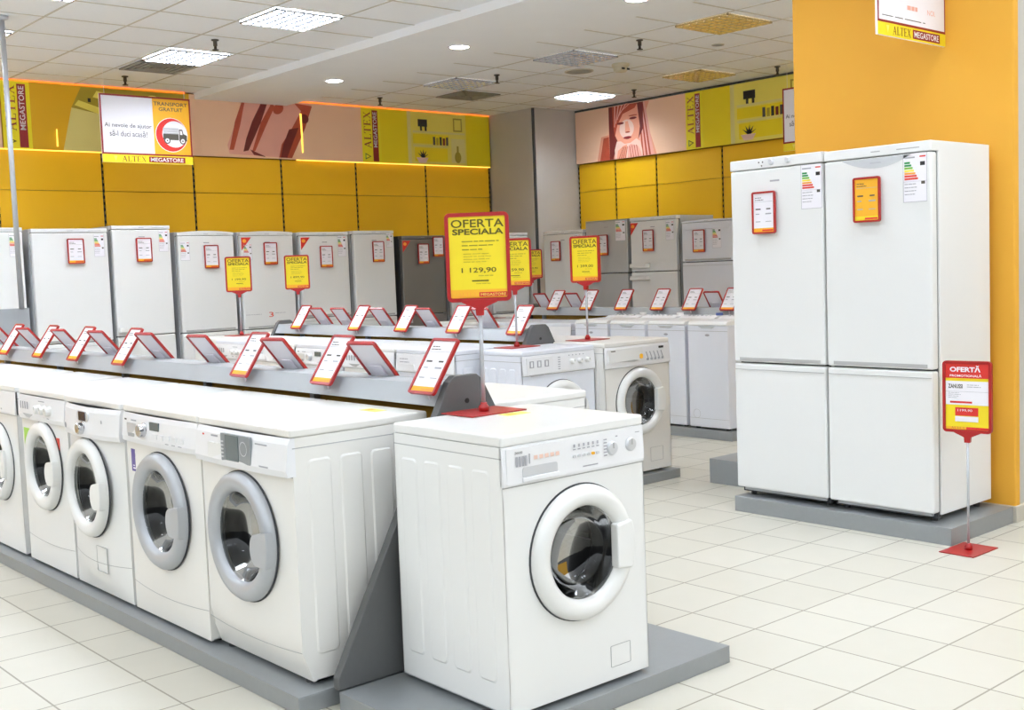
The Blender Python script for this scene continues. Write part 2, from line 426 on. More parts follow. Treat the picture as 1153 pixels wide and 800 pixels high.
def kitchen_picture(sh, u0, u1, v1):
    w = u1-u0
    sh.rect(u0, u1, 0, v1, 'poster_cream', .0004)
    sh.rect(u0, u0+w*.05, 0, v1, 'poster_pale', .0008); sh.rect(u0+w*.90, u1, 0, v1, 'poster_yellow', .0008)
    sh.rect(u0+w*.08, u0+w*.88, v1*.60, v1*.64, 'poster_pale', .001); sh.rect(u0+w*.08, u0+w*.6, v1*.34, v1*.37, 'poster_pale', .001)
    sh.rect(u0+w*.08, u0+w*.62, v1*.40, v1*.58, 'poster_yellow', .0008); sh.rect(u0+w*.10, u0+w*.60, v1*.06, v1*.32, 'poster_yellow', .0008)
    sh.rect(u0+w*.66, u0+w*.88, v1*.05, v1*.52, 'poster_pale', .0008); sh.rect(u0+w*.70, u0+w*.84, v1*.66, v1*.92, 'poster_olive', .0009)
    sh.rect(u0+w*.72, u0+w*.82, v1*.69, v1*.89, 'poster_cream', .0012)
    sh.rect(u0+w*.16, u0+w*.30, v1*.72, v1*.86, 'black', .0014); sh.rect(u0+w*.19, u0+w*.22, v1*.64, v1*.74, 'black', .0014); sh.rect(u0+w*.26, u0+w*.29, v1*.64, v1*.74, 'black', .0014)
    for k in range(5): sh.rect(u0+w*(.38+.05*k), u0+w*(.415+.05*k), v1*.38, v1*(.54-.02*(k % 2)), ['ink', 'poster_olive', 'black', 'maroon_print', 'ink'][k], .0014)
    for k in range(5):
        a = .5+k*.5; c = (u0+w*.22, v1*.13)
        sh.P([(c[0]-w*.02, c[1]), (c[0]+w*.02, c[1]), (c[0]+math.cos(a)*w*.10, c[1]+abs(math.sin(a))*v1*.16)], 'black', .0014)
    sh.P([(u0+w*.12, v1*.13), (u0+w*.30, v1*.13), (u0+w*.26, v1*.03), (u0+w*.16, v1*.03)], 'skin_light', .0015)
    sh.ell(u0+w*.76, v1*.16, w*.05, v1*.11, 'poster_olive', .0014); sh.rect(u0+w*.745, u0+w*.775, v1*.26, v1*.38, 'poster_olive', .0014)
def banner(name, label, loc, rz, L, H, base, draw=None):
    t = thing(name, label, 'banner', loc, rz)
    g = G(); g.box(0, L, 0, .02, 0, H, base); obj('board', g, t)
    if draw:
        g = G(); draw(Sheet(g, -.001), L, H); obj('print', g, t)
    return t
BZ, BH = 2.665, .615
Y0 = 10.985
banner('wall_banner', 'peach coloured banner board at far left above the yellow wall panels', (1.2, Y0, BZ), 0, 2.35, BH, 'peach')
def d1(sh, L, H):
    logo_strip(sh, 0, .26, 0, H)
    sh.P([(.54, 0), (.64, H*.66), (1.0, H*.56), (1.80, H*.46), (1.80, 0)], 'poster_pale', .0004)
    sh.P([(.64, H*.66), (.74, H*.98), (1.80, H*.98), (1.80, H*.46), (1.0, H*.56)], 'poster_olive', .0006)
    sh.P([(.67, H*.70), (.95, H*.56), (1.0, H*.64), (.71, H*.78)], 'poster_cream', .0010)
    sh.P([(.85, H*.84), (1.3, H*.70), (1.34, H*.80), (.89, H*.94)], 'poster_cream', .0010)
    sh.rect(.80, .83, H*.76, H*.82, 'black', .0014); sh.P([(.93, H*.57), (1.04, H*.53), (1.05, H*.59), (.94, H*.63)], 'black', .0014)
    sh.ell(1.45, H*.88, .06, .03, 'poster_cream', .0014)
banner('wall_banner', 'amber banner with dark red lettering strip and pale appliance picture behind the transport sign', (3.56, Y0, BZ), 0, 1.84, BH, 'poster_amber', d1)
def d2(sh, L, H):
    sh.P([(.42, H*.05), (.40, H*.2), (.62, H*.98), (1.44, H*.98), (1.12, H*.02)], 'pinkish', .0004)
    sh.P([(.42, H*.12), (.47, H*.12), (.56, H*.55), (.62, H*.92), (.60, H*.98), (.50, H*.60)], 'rust_print', .0008)
    sh.P([(.58, H*.10), (.64, H*.12), (.80, H*.60), (.90, H*.98), (.83, H*.98), (.70, H*.62), (.62, H*.32)], 'maroon_print', .0010)
    sh.P([(.68, H*.10), (.72, H*.12), (.86, H*.55), (.98, H*.90), (.94, H*.95), (.80, H*.60)], 'rust_print', .0012)
    sh.P([(1.00, H*.02), (1.16, H*.02), (1.34, H*.55), (1.44, H*.95), (1.22, H*.98), (1.30, H*.85), (1.18, H*.55), (1.04, H*.25)], 'rust_print', .0012)
    sh.P([(1.02, H*.02), (1.10, H*.02), (1.20, H*.36), (1.26, H*.56), (1.14, H*.52), (1.06, H*.25)], 'maroon_print', .0014)
    sh.ell(1.02, H*.86, .07, .05, 'rust_print', .0010, t=.6); sh.ell(1.34, H*.72, .05, .05, 'maroon_print', .0016)
    sh.P([(.66, H*.14), (.82, H*.04), (.84, H*.02), (.70, H*.05)], 'maroon_print', .0014)
banner('wall_banner', 'peach banner with a red and brown ice block picture on the back wall', (5.40, Y0, BZ), 0, 2.08, BH, 'peach', d2)
def d3(sh, L, H):
    logo_strip(sh, 0, .26, 0, H); kitchen_picture(sh, .64, 1.62, H)
banner('wall_banner', 'yellow banner with kitchen shelf picture, beside the grey corner column', (7.48, Y0, BZ), 0, 1.90, BH, 'poster_yellow', d3)
def d4(sh, L, H):
    # a woman blowing over her cupped hands, red toned print (u 0..1.75, v 0..H)
    U = lambda x: x/920*1.75                      # picture units
    V = lambda y: y/400*H
    def poly(pts, m, l): sh.P([(U(x), V(y)) for x, y in pts], m, l)
    poly([(190, 0), (230, 180), (300, 190), (330, 0)], 'skin_print', .0003)
    poly([(215, 0), (250, 170), (300, 175), (330, 0)], 'rust_print', .0005)
    poly([(300, 0), (296, 200), (300, 396), (640, 396), (600, 300), (690, 0)], 'skin_print', .0006)
    poly([(300, 0), (300, 396), (360, 396), (350, 260), (370, 120), (330, 0)], 'maroon_print', .0008)
    for k in range(7): poly([(560+k*14, 0), (568+k*17, 0), (548+k*9, 396), (540+k*8, 396)], 'rust_print' if k % 2 else 'pinkish', .0008+.0001*k)
    sh.ell(U(452), V(245), U(112), V(158), 'skin_print', .0020)
    sh.ell(U(450), V(215), U(60), V(70), 'skin_light', .0022)
    poly([(330, 396), (336, 250), (350, 170), (372, 250), (420, 330), (520, 360), (545, 396)], 'rust_print', .0024)
    for k in range(5): poly([(350+k*30, 396), (360+k*30, 396), (352+k*12, 240+k*26), (346+k*12, 240+k*26)], 'pinkish', .0026)
    poly([(540, 396), (560, 220), (545, 130), (585, 200), (590, 396)], 'maroon_print', .0024)
    sh.ell(U(398), V(262), U(30), V(9), 'maroon_print', .0028); sh.ell(U(505), V(288), U(30), V(9), 'maroon_print', .0028)
    sh.ell(U(505), V(308), U(36), V(5), 'rust_print', .0028)
    poly([(440, 270), (462, 272), (480, 196), (436, 194)], 'skin_print', .0026); sh.ell(U(458), V(190), U(20), V(6), 'rust_print', .0030)
    sh.ell(U(455), V(150), U(34), V(10), 'red_dark', .0030); sh.ell(U(455), V(143), U(16), V(5), 'maroon_print', .0032)
    poly([(345, 0), (345, 70), (365, 130), (400, 128), (430, 105), (480, 108), (530, 135), (560, 110), (575, 50), (578, 0)], 'skin_light', .0034)
    poly([(360, 0), (372, 60), (420, 92), (450, 100), (446, 40), (440, 0)], 'skin_print', .0036)
    poly([(455, 0), (458, 80), (480, 100), (540, 80), (566, 30), (570, 0)], 'pinkish', .0036)
    for k in range(4): poly([(378+k*18, 0), (384+k*18, 0), (420+k*12, 84), (415+k*12, 84)], 'rust_print', .0038)
    for k in range(4): poly([(480+k*20, 0), (485+k*20, 0), (474+k*19, 88), (469+k*19, 88)], 'rust_print', .0038)
XR = 10.085
banner('wall_banner', 'peach banner picturing a woman blowing over her cupped hands, right wall', (XR, 10.18, 2.645), FX, 1.75, .625, 'peach', d4)
def d5(sh, L, H):
    logo_strip(sh, 0, .24, 0, H); kitchen_picture(sh, .62, 1.72, H)
banner('wall_banner', 'yellow banner with kitchen shelf picture, partly behind the orange-yellow column', (XR, 8.43, 2.645), FX, 3.0, .625, 'poster_yellow', d5)
# backlight leaking round the banner edges
g = G(); g.box(1.2, 5.36, 10.99, 11.03, ZC-.022, ZC-.004, 'led'); tag(obj('light_strip', g), 'thin glowing orange light strip above the banners at left of the ceiling bulkhead', 'light strip')
g = G(); g.box(6.56, 9.39, 10.99, 11.03, ZC-.022, ZC-.004, 'led'); tag(obj('light_strip', g), 'thin glowing orange light strip above the banners between bulkhead and grey column', 'light strip')
g = G(); g.box(3.0, 5.20, 10.985, 11.0, 2.654, 2.664, 'led_hot'); g.box(6.62, 9.38, 10.985, 11.0, 2.654, 2.664, 'led_hot'); tag(obj('light_strip', g), 'bright yellow line of light along the lower edge of the back wall banners', 'light strip')
g = G(); g.prism([(4.04, 2.70), (4.052, 2.70), (4.050, 2.86), (4.044, 2.86)], 'y', 10.975, 10.984, 'led_hot'); tag(obj('light_gap', g), 'short upright sliver of light in the amber banner at left', 'light strip')
g = G(); g.prism([(6.69, 2.74), (6.702, 2.74), (6.700, 3.16), (6.680, 3.16)], 'y', 10.975, 10.984, 'led_hot'); tag(obj('light_gap', g), 'tall upright sliver of light in the peach banner', 'light strip')

# ---- ceiling fittings
def louvre_light(x0, y0, dx, dy, label, m='lamp', lm='louvre'):
    t = thing('louvre_ceiling_light', label, 'ceiling light', (x0, y0, ZC), 0, 'square louvre lights in the tiled ceiling')
    g = G(); g.box(0, dx, 0, dy, -.006, -.002, m); obj('lamp_panel', g, t)
    g = G()
    for a, b, c, d in ((0, dx, 0, .012), (0, dx, dy-.012, dy), (0, .012, 0, dy), (dx-.012, dx, 0, dy)): g.box(a, b, c, d, -.02, -.002, lm)
    obj('frame', g, t)
    g = G(); n = 7; gm = lm if m == 'lamp_off_glow' else 'louvre_matt'
    for k in range(1, n):
        g.box(dx*k/n-.010, dx*k/n+.010, .012, dy-.012, -.024, -.007, gm)
        g.box(.012, dx-.012, dy*k/n-.010, dy*k/n+.010, -.0235, -.007, gm)
    obj('louvre_grid', g, t); return t
YS = [7.27, 5.575, 3.88, 2.185, .49, -1.205]
louvre_light(4.275, 8.98, .53, .54, 'lit louvre ceiling light next to the left air vent, far from camera', 'lamp_far')
louvre_light(7.24, 8.95, .53, .53, 'grey louvre ceiling light next to the right air vent', 'lamp_off_glow')
louvre_light(9.09, 9.06, .53, .43, 'bright louvre ceiling light nearest the far corner column', 'lamp_far')
for i, y in enumerate(YS):
    louvre_light(4.275, y, .55, .53, 'large bright louvre ceiling light left of the bulkhead' if i == 0 else 'louvre ceiling light overhead in the row left of the bulkhead', 'lamp_far' if i == 0 else 'lamp')
    louvre_light(7.26, y+(.05 if i else .05), .57, .53, ['silver unlit-looking louvre ceiling light right of the second downlight', 'louvre ceiling light with painted yellow reflection near the top of the orange column'][i] if i < 2 else 'louvre ceiling light overhead in the row right of the bulkhead', 'lamp_off_glow' if i < 2 else 'lamp', 'louvre_wall_reflection' if i == 1 else 'louvre')
    if i < 4: louvre_light(9.10, y+.13, .56, .5, 'louvre ceiling light with painted yellow reflection above the picture of the woman' if i == 0 else 'louvre ceiling light along the right wall', 'lamp_off_glow' if i == 0 else 'lamp', 'louvre_wall_reflection' if i == 0 else 'louvre')
for i, y in enumerate([9.0]+YS):
    louvre_light(2.475, y-.02, .55, .53, 'louvre ceiling light at the left edge of the picture' if i == 0 else 'louvre ceiling light above the left washing machine row', 'lamp_far' if i < 2 else 'lamp')
    if i < 2:
        for xx in (.675, -1.125, -2.925): louvre_light(xx, y, .55, .53, 'unseen louvre ceiling light added at left to brighten the back wall', 'lamp_far')  # extra lamps out of view, added to brighten the back wall
    if i == 3: louvre_light(.675, y, .55, .53, 'louvre ceiling light above the aisle')
    if i % 2 == 0: louvre_light(-1.725, y, .55, .53, 'louvre ceiling light left of the aisle')
def vent(x0, y0, dx, dy, label):
    t = thing('air_vent', label, 'air vent', (x0, y0, ZC), 0, 'ceiling air vents')
    g = G(); g.box(0, dx, 0, dy, -.006, -.002, 'grille_dark'); obj('backing', g, t)
    g = G()
    for a, b, c, d in ((0, dx, 0, .03), (0, dx, dy-.03, dy), (0, .03, 0, dy), (dx-.03, dx, 0, dy)): g.box(a, b, c, d, -.014, -.002, 'grille')
    obj('frame', g, t)
    g = G()
    for k in range(1, 5):
        i = k*.05+.01
        for a, b, c, d in ((i, dx-i, i, i+.022), (i, dx-i, dy-i-.022, dy-i), (i, i+.022, i, dy-i), (dx-i-.022, dx-i, i, dy-i)): g.box(a, b, c, d, -.013, -.006, 'grille')
    obj('slat', g, t)
vent(4.29, 9.55, .52, .50, 'square air vent beside the left lit ceiling light'); vent(7.84, 9.58, .52, .48, 'square air vent in the ceiling near the grey corner column')
for y, lab in ((9.36, 'round recessed downlight farthest along the bulkhead'), (7.47, 'round recessed downlight in the middle of the bulkhead'), (5.50, 'round recessed downlight at the top edge of the picture'), (3.6, 'round recessed downlight overhead'), (1.7, 'round recessed downlight overhead')):
    t = thing('downlight', lab, 'downlight', (6.09, y, ZC-.065), 0, 'downlights in the bulkhead')
    g = G(); g.lathe([(.075, -.001), (.078, -.008), (.098, -.006), (.10, 0)], 'paper', axis='z'); obj('trim_ring', g, t)
    g = G(); g.lathe([(0, -.012), (.05, -.010), (.076, -.003)], 'spot', axis='z'); obj('bulb', g, t)
for (x, y), lab in (((4.43, 8.50), 'above the hanging transport sign'), ((4.49, 10.4), 'near the back wall banner at left'), ((7.34, 10.4), 'near the back wall over the yellow banner'), ((7.46, 6.72), 'right of the third downlight'), ((7.52, 8.66), 'in front of the right air vent'), ((9.50, 8.66), 'above the woman picture'), ((9.70, 6.92), 'beside the orange-yellow column')):
    t = thing('fire_sprinkler', 'small dark fire sprinkler hanging from the ceiling '+lab, 'sprinkler', (x, y, ZC), 0, 'ceiling fire sprinklers')
    g = G(); g.lathe([(0, 0), (.03, 0), (.03, -.008), (.016, -.012), (.016, -.05), (0, -.05)], 'brass_dark', axis='z', n=14); obj('body', g, t)
    g = G(); g.lathe([(0, -.05), (.010, -.05), (.012, -.075), (.026, -.078), (.026, -.084), (0, -.084)], 'brass_dark', axis='z', n=14); obj('deflector', g, t)
t = thing('smoke_detector', 'beige smoke detector with dark slots on the ceiling tiles', 'smoke detector', (8.18, 7.62, ZC))
g = G(); g.lathe([(0, 0), (.085, 0), (.085, -.02), (.07, -.03)], 'beige', axis='z'); obj('base', g, t)
g = G(); g.lathe([(.07, -.03), (.066, -.065), (.05, -.075), (0, -.077)], 'beige', axis='z'); g.box(-.05, -.015, -.07, -.06, -.062, -.045, 'black'); g.box(.015, .05, -.07, -.06, -.062, -.045, 'black'); obj('sensor_head', g, t)
for (x, y), r, lab in (((8.1, 8.1), .14, 'large round ceiling speaker cover next to the smoke detector'), ((8.24, 6.5), .055, 'small round ceiling cap right of the smoke detector')):
    t = thing('ceiling_speaker', lab, 'speaker', (x, y, ZC)); g = G(); g.lathe([(0, -.006), (r*.9, -.006), (r, 0)], 'grille', axis='z'); obj('cover', g, t)
    g = G(); g.lathe([(r*.9, -.009), (r*1.02, -.007), (r*1.02, 0)], 'ceil_bar', axis='z'); obj('rim', g, t)

# ---- hanging store signs
def store_sign(label, loc, rz, Wd, Ht, kind, wires=True):
    t = thing('hanging_sign', label, 'sign', loc, rz)
    g = G(); g.box(0, Wd, 0, .012, 0, Ht, 'paper'); obj('board', g, t)
    foot = Ht*.12; g = G(); sh = Sheet(g, -.001)
    sh.rect(0, Wd, 0, foot, 'yellow', 0)
    sh.rect(0, Wd, foot, Ht, 'red_dark', 0)
    b = Wd*.018
    sh.rect(b, Wd-b, foot+b, Ht-b, 'paper', .0005)
    lw = foot*.66
    tri = [(Wd*.12, foot*.82), (Wd*.16, foot*.82), (Wd*.14, foot*.2)]
    sh.P(tri, 'poster_cream', .0006)
    sh.text('ALTEX', Wd*.21, Wd*.47, foot*.18, foot*.82, 'maroon_print', serif=True, lift=.001)
    sh.rect(Wd*.50, Wd*.91, foot*.14, foot*.86, 'red_dark', .0008); sh.text('MEGASTORE', Wd*.52, Wd*.89, foot*.26, foot*.74, 'paper', bold=.012, lift=.0014)
    if kind == 'transport':
        sh.rect(Wd*.57, Wd-b, foot+b, Ht-b, 'ochre', .001); 
        sh.rect(Wd*.57, Wd-b, foot+b, Ht-b, 'orange_paper', .0012)
        sh.text('TRANSPORT', Wd*.585, Wd*.965, Ht*.875, Ht*.93, 'ink', bold=.012, lift=.002); sh.text('GRATUIT', Wd*.64, Wd*.91, Ht*.795, Ht*.85, 'ink', bold=.012, lift=.002)
        sh.text('Ai nevoie de ajutor', Wd*.04, Wd*.55, Ht*.50, Ht*.58, 'ink_mid', bold=.012, lift=.002); sh.text('să-l duci acasă?', Wd*.09, Wd*.50, Ht*.385, Ht*.475, 'ink_mid', bold=.012, lift=.002)
        c = (Wd*.77, Ht*.44); R = Ht*.25
        sh.ell(c[0], c[1], R*1.04, R*1.04, 'paper', .0016); sh.ell(c[0], c[1], R, R, 'red_bright', .0020); sh.ell(c[0]+R*.2, c[1]+R*.05, R*.80, R*.80, 'paper', .0024)
        sh.rect(c[0]-R*.55, c[0]+R*.45, c[1]-R*.30, c[1]+R*.06, 'ink', .0030); sh.rect(c[0]-R*.55, c[0]+R*.45, c[1]+R*.06, c[1]+R*.42, 'ink_light', .0030)
        for k in range(3): sh.rect(c[0]-R*.55, c[0]+R*.45, c[1]+R*(.13+.1*k), c[1]+R*(.16+.1*k), 'paper', .0034)
        sh.P([(c[0]+R*.48, c[1]-R*.34), (c[0]+R*.98, c[1]-R*.34), (c[0]+R*.98, c[1]), (c[0]+R*.76, c[1]+R*.10), (c[0]+R*.70, c[1]+R*.36), (c[0]+R*.48, c[1]+R*.36)], 'ink', .0030)
        sh.P([(c[0]+R*.54, c[1]+R*.04), (c[0]+R*.70, c[1]+R*.04), (c[0]+R*.66, c[1]+R*.28), (c[0]+R*.54, c[1]+R*.28)], 'paper', .0036)
        for k in (-.3, .70): sh.ell(c[0]+R*k, c[1]-R*.34, R*.2, R*.2, 'ink', .0036); sh.ell(c[0]+R*k, c[1]-R*.34, R*.13, R*.13, 'paper', .0040); sh.ell(c[0]+R*k, c[1]-R*.34, R*.05, R*.05, 'ink', .0044)
    elif kind == 'rates':
        sh.lines(Wd*.42, Wd*.68, Ht*.32, 1, Ht*.06, Ht*.04, 'pinkish', .001, 3); sh.text('NOI.', Wd*.72, Wd*.84, Ht*.27, Ht*.32, 'pinkish', lift=.0012)
        sh.lines(Wd*.06, Wd*.95, Ht*.19, 1, Ht*.03, Ht*.008, 'ink', .001, 9)
    obj('poster', g, t)
    if wires:
        for u in (.06, .94):
            g = G(); g.tube((Wd*u, .006, Ht), (Wd*u, .006, ZC-loc[2]), .0015, 'paper', 6); obj('wire', g, t)
    return t
store_sign('hanging store sign with round van emblem reading TRANSPORT GRATUIT', (4.11, 10.1, 2.475), 0, .86, .605, 'transport')
store_sign('hanging store sign cut off by the left edge of the orange-yellow column', (9.55, 6.76, 2.44), FX, .86, .605, 'transport')
store_sign('store sign at the top of the picture in front of the orange-yellow column', (5.10, 3.055, 2.465), 0, .65, .52, 'rates')

# ================================================================== APPLIANCES
def front_with_hole(g, W2, z0, z1, R, cx, cz, fy, m, n=64, rings=7):
    pts = []
    for k in range(n):
        a = 2*PI*k/n; c, s = math.cos(a), math.sin(a)
        tx = (W2-cx)/c if c > 1e-9 else ((-W2-cx)/c if c < -1e-9 else 1e9)
        tz = (z1-cz)/s if s > 1e-9 else ((z0-cz)/s if s < -1e-9 else 1e9)
        t = min(tx, tz); pts.append((c, s, t))
    # snap nearest rays to the corners
    for X, Z in ((W2, z1), (-W2, z1), (-W2, z0), (W2, z0)):
        a = math.atan2(Z-cz, X-cx) % (2*PI); k = round(a/(2*PI/n)) % n; d = math.hypot(X-cx, Z-cz)
        pts[k] = ((X-cx)/d, (Z-cz)/d, d)
    vs = []
    for j in range(rings+1):
        q = (j/rings)
        row = []
        for c, s, t in pts:
            r = R+(t-R)*q; x, z = cx+c*r, cz+s*r
            row.append(g.bm.verts.new((x, fy(x, z), z)))
        vs.append(row)
    fs = []
    for j in range(rings):
        for k in range(n): fs.append(g.bm.faces.new((vs[j][k], vs[j][(k+1) % n], vs[j+1][(k+1) % n], vs[j+1][k])))
    g._fin(fs, m, True)
    return [vs[-1][k].co.copy() for k in range(n)]

def make_washer(label, style):
    """origin: bottom centre of the front, facing -Y"""
    o = dict(W=.598, D=.545, H=.853, R=.212, Ri=.148, cx=.01, cz=.455, ring='enamel', handle='right', bulge=0., panel_h=.115, lid=.030,
             prot=.006, body='enamel', detail='basic', kick=0.0, handle_m=None, knobs=[], lean=0.0, group=None)
    o.update(style); W2 = o['W']/2; D, H = o['D'], o['H']; R, Ri, cx, cz = o['R'], o['Ri'], o['cx'], o['cz']
    t = thing('washing_machine', label, 'washing machine', group=o['group'])
    zt = H-o['lid']; zp = zt-o['panel_h']; bm = o['body']; foot = .015
    fy = lambda x, z: -o['bulge']*(1-(x/W2)**2)*min(1, max(0, (z-foot)/.10)) + o['lean']*max(0, (.12-z))*1.0
    g = G()
    edge = front_with_hole(g, W2, foot, zp, Ri-.004, cx, cz, fy, bm)
    # sides, back, bottom
    yl = o['lean']*(.12-foot) if o['lean'] else 0
    for sx in (-1, 1): g.prism([(o['lean']*(.12-foot), foot), (0, .12), (0, zt), (D, zt), (D, foot)], 'x', sx*(W2-.002)-.002, sx*(W2-.002)+.002, bm)
    g.box(-W2, W2, D-.004, D, foot, zt, 'fridge_side'); g.box(-W2, W2, yl+.01, D, foot, foot+.004, 'fridge_side')
    # pressed vertical ribs on both side walls
    for sx in (-1, 1):
        for k in range(4):
            ya = .055+k*.122*D/.545; yb = ya+.088*D/.545
            pts = rr_pts(ya, yb, .10, zt-.075, .018); A = pts; B = rr_pts(ya+.006, yb-.006, .106, zt-.081, .013)
            for i in range(len(A)):
                j = (i+1) % len(A)
                q = [(sx*W2, A[i][0], A[i][1]), (sx*W2, A[j][0], A[j][1]), (sx*(W2+.0035), B[j][0], B[j][1]), (sx*(W2+.0035), B[i][0], B[i][1])]
                g.poly(q if sx > 0 else q[::-1], bm)
            q = [(sx*(W2+.0035), p[0], p[1]) for p in B]; g.poly(q if sx > 0 else q[::-1], bm)
        g.box(sx*W2-.0005, sx*W2+.0006, .0, D, zt-.035, zt-.032, 'crease')
    obj('cabinet', g, t)
    for sx in (-1, 1):
        for yy in (.06, D-.05):
            g = G(); g.cyl(.02, 0, foot+.002, 'gasket', (sx*(W2-.05), yy, 0), 'z', 12); obj('foot', g, t)
    g = G(); g.box(-W2-.001, W2+.001, -.004-o['bulge']*.3, D, zt, H, bm, .008, 3); obj('top_panel', g, t)
    # energy sticker on the lid (some)
    # control panel
    g = G(); pr = o['prot']
    nseg = 12
    if o['bulge'] or o.get('pcurve'):
        b = o.get('pcurve', o['bulge'])
        for k in range(nseg):
            xa, xb = -W2+2*W2*k/nseg, -W2+2*W2*(k+1)/nseg
            f2 = lambda x: -b*(1-(x/W2)**2)
            for (za, ya, zb, yb) in ((zp, pr, zp+.02, pr+.004), (zp+.02, pr+.004, zt-.02, pr*.7), (zt-.02, pr*.7, zt, .004)):
                g.poly([(xa, f2(xa)-ya, za), (xb, f2(xb)-ya, za), (xb, f2(xb)-yb, zb), (xa, f2(xa)-yb, zb)], 'panel_white', True)
            g.poly([(xa, f2(xa)-pr, zp), (xa, .01, zp), (xb, .01, zp), (xb, f2(xb)-pr, zp)], 'panel_white')
        for sx in (-1, 1):
            q = [(sx*W2, .01, zp), (sx*W2, -pr, zp), (sx*W2, -pr-.004, zp+.02), (sx*W2, -pr*.7, zt-.02), (sx*W2, -.004, zt), (sx*W2, .01, zt)]
            g.prism([(a_[1], a_[2]) for a_ in q], 'x', sx*(W2-.003), sx*(W2+.0004), 'panel_white')
    else:
        g.prism([(.01, zp), (-pr, zp), (-pr-.002, zp+.01), (-pr*.55, zt-.012), (-.003, zt), (.01, zt)], 'x', -W2, W2, 'panel_white', .002)
    g.box(-W2+.002, W2-.002, -.0012, .002, zp-.004, zp, 'crease')
    cp = obj('control_panel', g, t)
    pc = o.get('pcurve', o['bulge'])
    yf = lambda x, z: -(pr*(1-.42*(z-zp)/(zt-zp)))-pc*(1-(x/W2)**2)-.0015
    def on_panel(name, x0, x1, z0, z1, m, th=.004, r=.004, lab=None):
        g = G(); y = min(yf((x0+x1)/2, z0), yf((x0+x1)/2, z1)); plate(g, x0, x1, z0, z1, r, y-th, y+.006, m); c = obj(name, g, cp)
        if lab: c['label'] = lab
        return c
    for (kx, kz, kr, km) in o['knobs']:
        g = G(); y = yf(kx, kz)+(.017 if o.get('flat') else 0); g.lathe([(0, y-.026), (kr*.72, y-.026), (kr*.84, y-.022), (kr*.88, y-.004), (kr, y-.002), (kr, y+.004)], km, (kx, 0, kz), 'y', 24, False)
        g.box(kx-.002, kx+.002, y-.0275, y-.02, kz, kz+kr*.7, 'crease'); obj('knob', g, cp)
    dt = o['detail']; zm = (zp+zt)/2
    def printing(fn):
        g = G(); sh = Sheet(g, yf(0, zm)-.004 if pc else yf(0, zp+.01)-.0006); fn(sh); obj('lettering', g, cp)
    if dt == 'front':           # the machine on the end plinth
        g = G(); plate(g, -.285, -.05, zp+.006, zt-.006, .004, yf(0, zp)-.001, yf(0, zp)+.004, 'panel_white'); dr = obj('detergent_drawer', g, t)
        y = yf(0, zp)-.0015
        g = G(); plate(g, -.225, -.085, zp+.018, zp+.052, .008, y-.001, y+.002, 'silver_light'); g.box(-.228, -.082, y-.007, y, zp+.008, zp+.022, 'panel_white', .002); obj('drawer_pull', g, dr)
        def fn(sh):
            sh.y = y-.0015
            sh.text('ZANUSSI', -.255, -.225, zp+.094, zp+.101, 'ink', bold=.02)
            for k in range(4): sh.rect(-.252+k*.012, -.243+k*.012, zp+.056, zp+.086, 'ink_light')
            sh.rect(-.20, -.195, zp+.06, zp+.09, 'ink_light')
            for k in range(5): sh.rect(-.18+.022*k, -.165+.022*k, zp+.070, zp+.082, 'skin_light')
            for k in range(6): sh.rect(-.02+k*.020, -.008+k*.020, zp+.076, zp+.080, 'ink_light'); sh.rect(-.018+k*.020, -.010+k*.020, zp+.084, zp+.094, 'ink_light')
            for k in range(6): sh.rect(.112, .127, zp+.040+k*.010, zp+.044+k*.010, 'ink_light')
            sh.rect(.02, .085, zp+.019, zp+.023, 'ink_light')
            sh.rect(.165, .175, zp+.095, zp+.099, 'ink_light'); sh.rect(.255, .275, zp+.098, zp+.1005, 'ink_light')
        printing(fn)
        for k in range(6):
            on_panel('push_button', -.018+k*.020, -.006+k*.020, zp+.052, zp+.060, 'orange_paper' if k == 4 else 'silver_light', .004, .003)
        g = G(); y2 = 0
        frame_ring(g, .125, .215, .055, .125, .0015, .004, -.0018, .0, 'crease'); g.box(.127, .213, -.0008, .002, .057, .123, bm); obj('service_hatch', g, t)
    elif dt == 'lcd':
        on_panel('display', -.095, .110, zp+.020, zt-.010, 'screen_mid', .003, .005, 'grey control display')
        on_panel('display', -.060, .030, zp+.024, zt-.014, 'screen_grey', .005, .003)
        def fn(sh):
            sh.y = yf(0, zp+.02)-.007
            for k in range(5): sh.rect(-.090, -.068, zp+.032+k*.013, zp+.038+k*.013, 'silver_light')
            sh.ring(.070, zm+.010, .022, .025, 'silver_light', 0, 20)
            sh.y = yf(0, zp+.02)-.0005
            sh.rect(.14, .22, zt-.03, zt-.025, 'ink_light'); sh.rect(.16, .22, zp+.022, zp+.027, 'ink_light'); sh.rect(-.17, -.12, zt-.028, zt-.022, 'ink_light'); sh.rect(-.235, -.222, zt-.028, zt-.022, 'g5')
        printing(fn)
        on_panel('detergent_drawer', -.20, -.10, zp+.02, zp+.075, 'enamel', .003, .005)
    elif dt == 'clock':
        on_panel('display', -.035, .045, zt-.052, zt-.020, 'screen_grey', .003, .003, 'small dark clock display'); on_panel('detergent_drawer', -.26, -.17, zp+.030, zp+.078, 'silver_light', .002, .006)
        on_panel('drawer_pull', -.245, -.185, zp+.024, zp+.038, 'crease', .005, .003)
        def fn(sh):
            sh.rect(-.262, -.242, zt-.026, zt-.020, 'ink'); sh.rect(-.20, -.15, zt-.026, zt-.021, 'ink_light')
            for k in range(5): sh.rect(-.01+k*.055, .02+k*.055, zp+.020, zp+.023, 'ink_light')
        printing(fn)
        for k in range(5): on_panel('push_button', -.01+k*.053, .03+k*.053, zp+.03, zp+.052, 'panel_white', .005, .004)
    elif dt == 'blue':
        on_panel('display_surround', -.06, .06, zt-.062, zt-.016, 'silver_light', .003, .02); on_panel('display', -.035, .035, zt-.058, zt-.020, 'screen_dark', .006, .003, 'dark blue display')
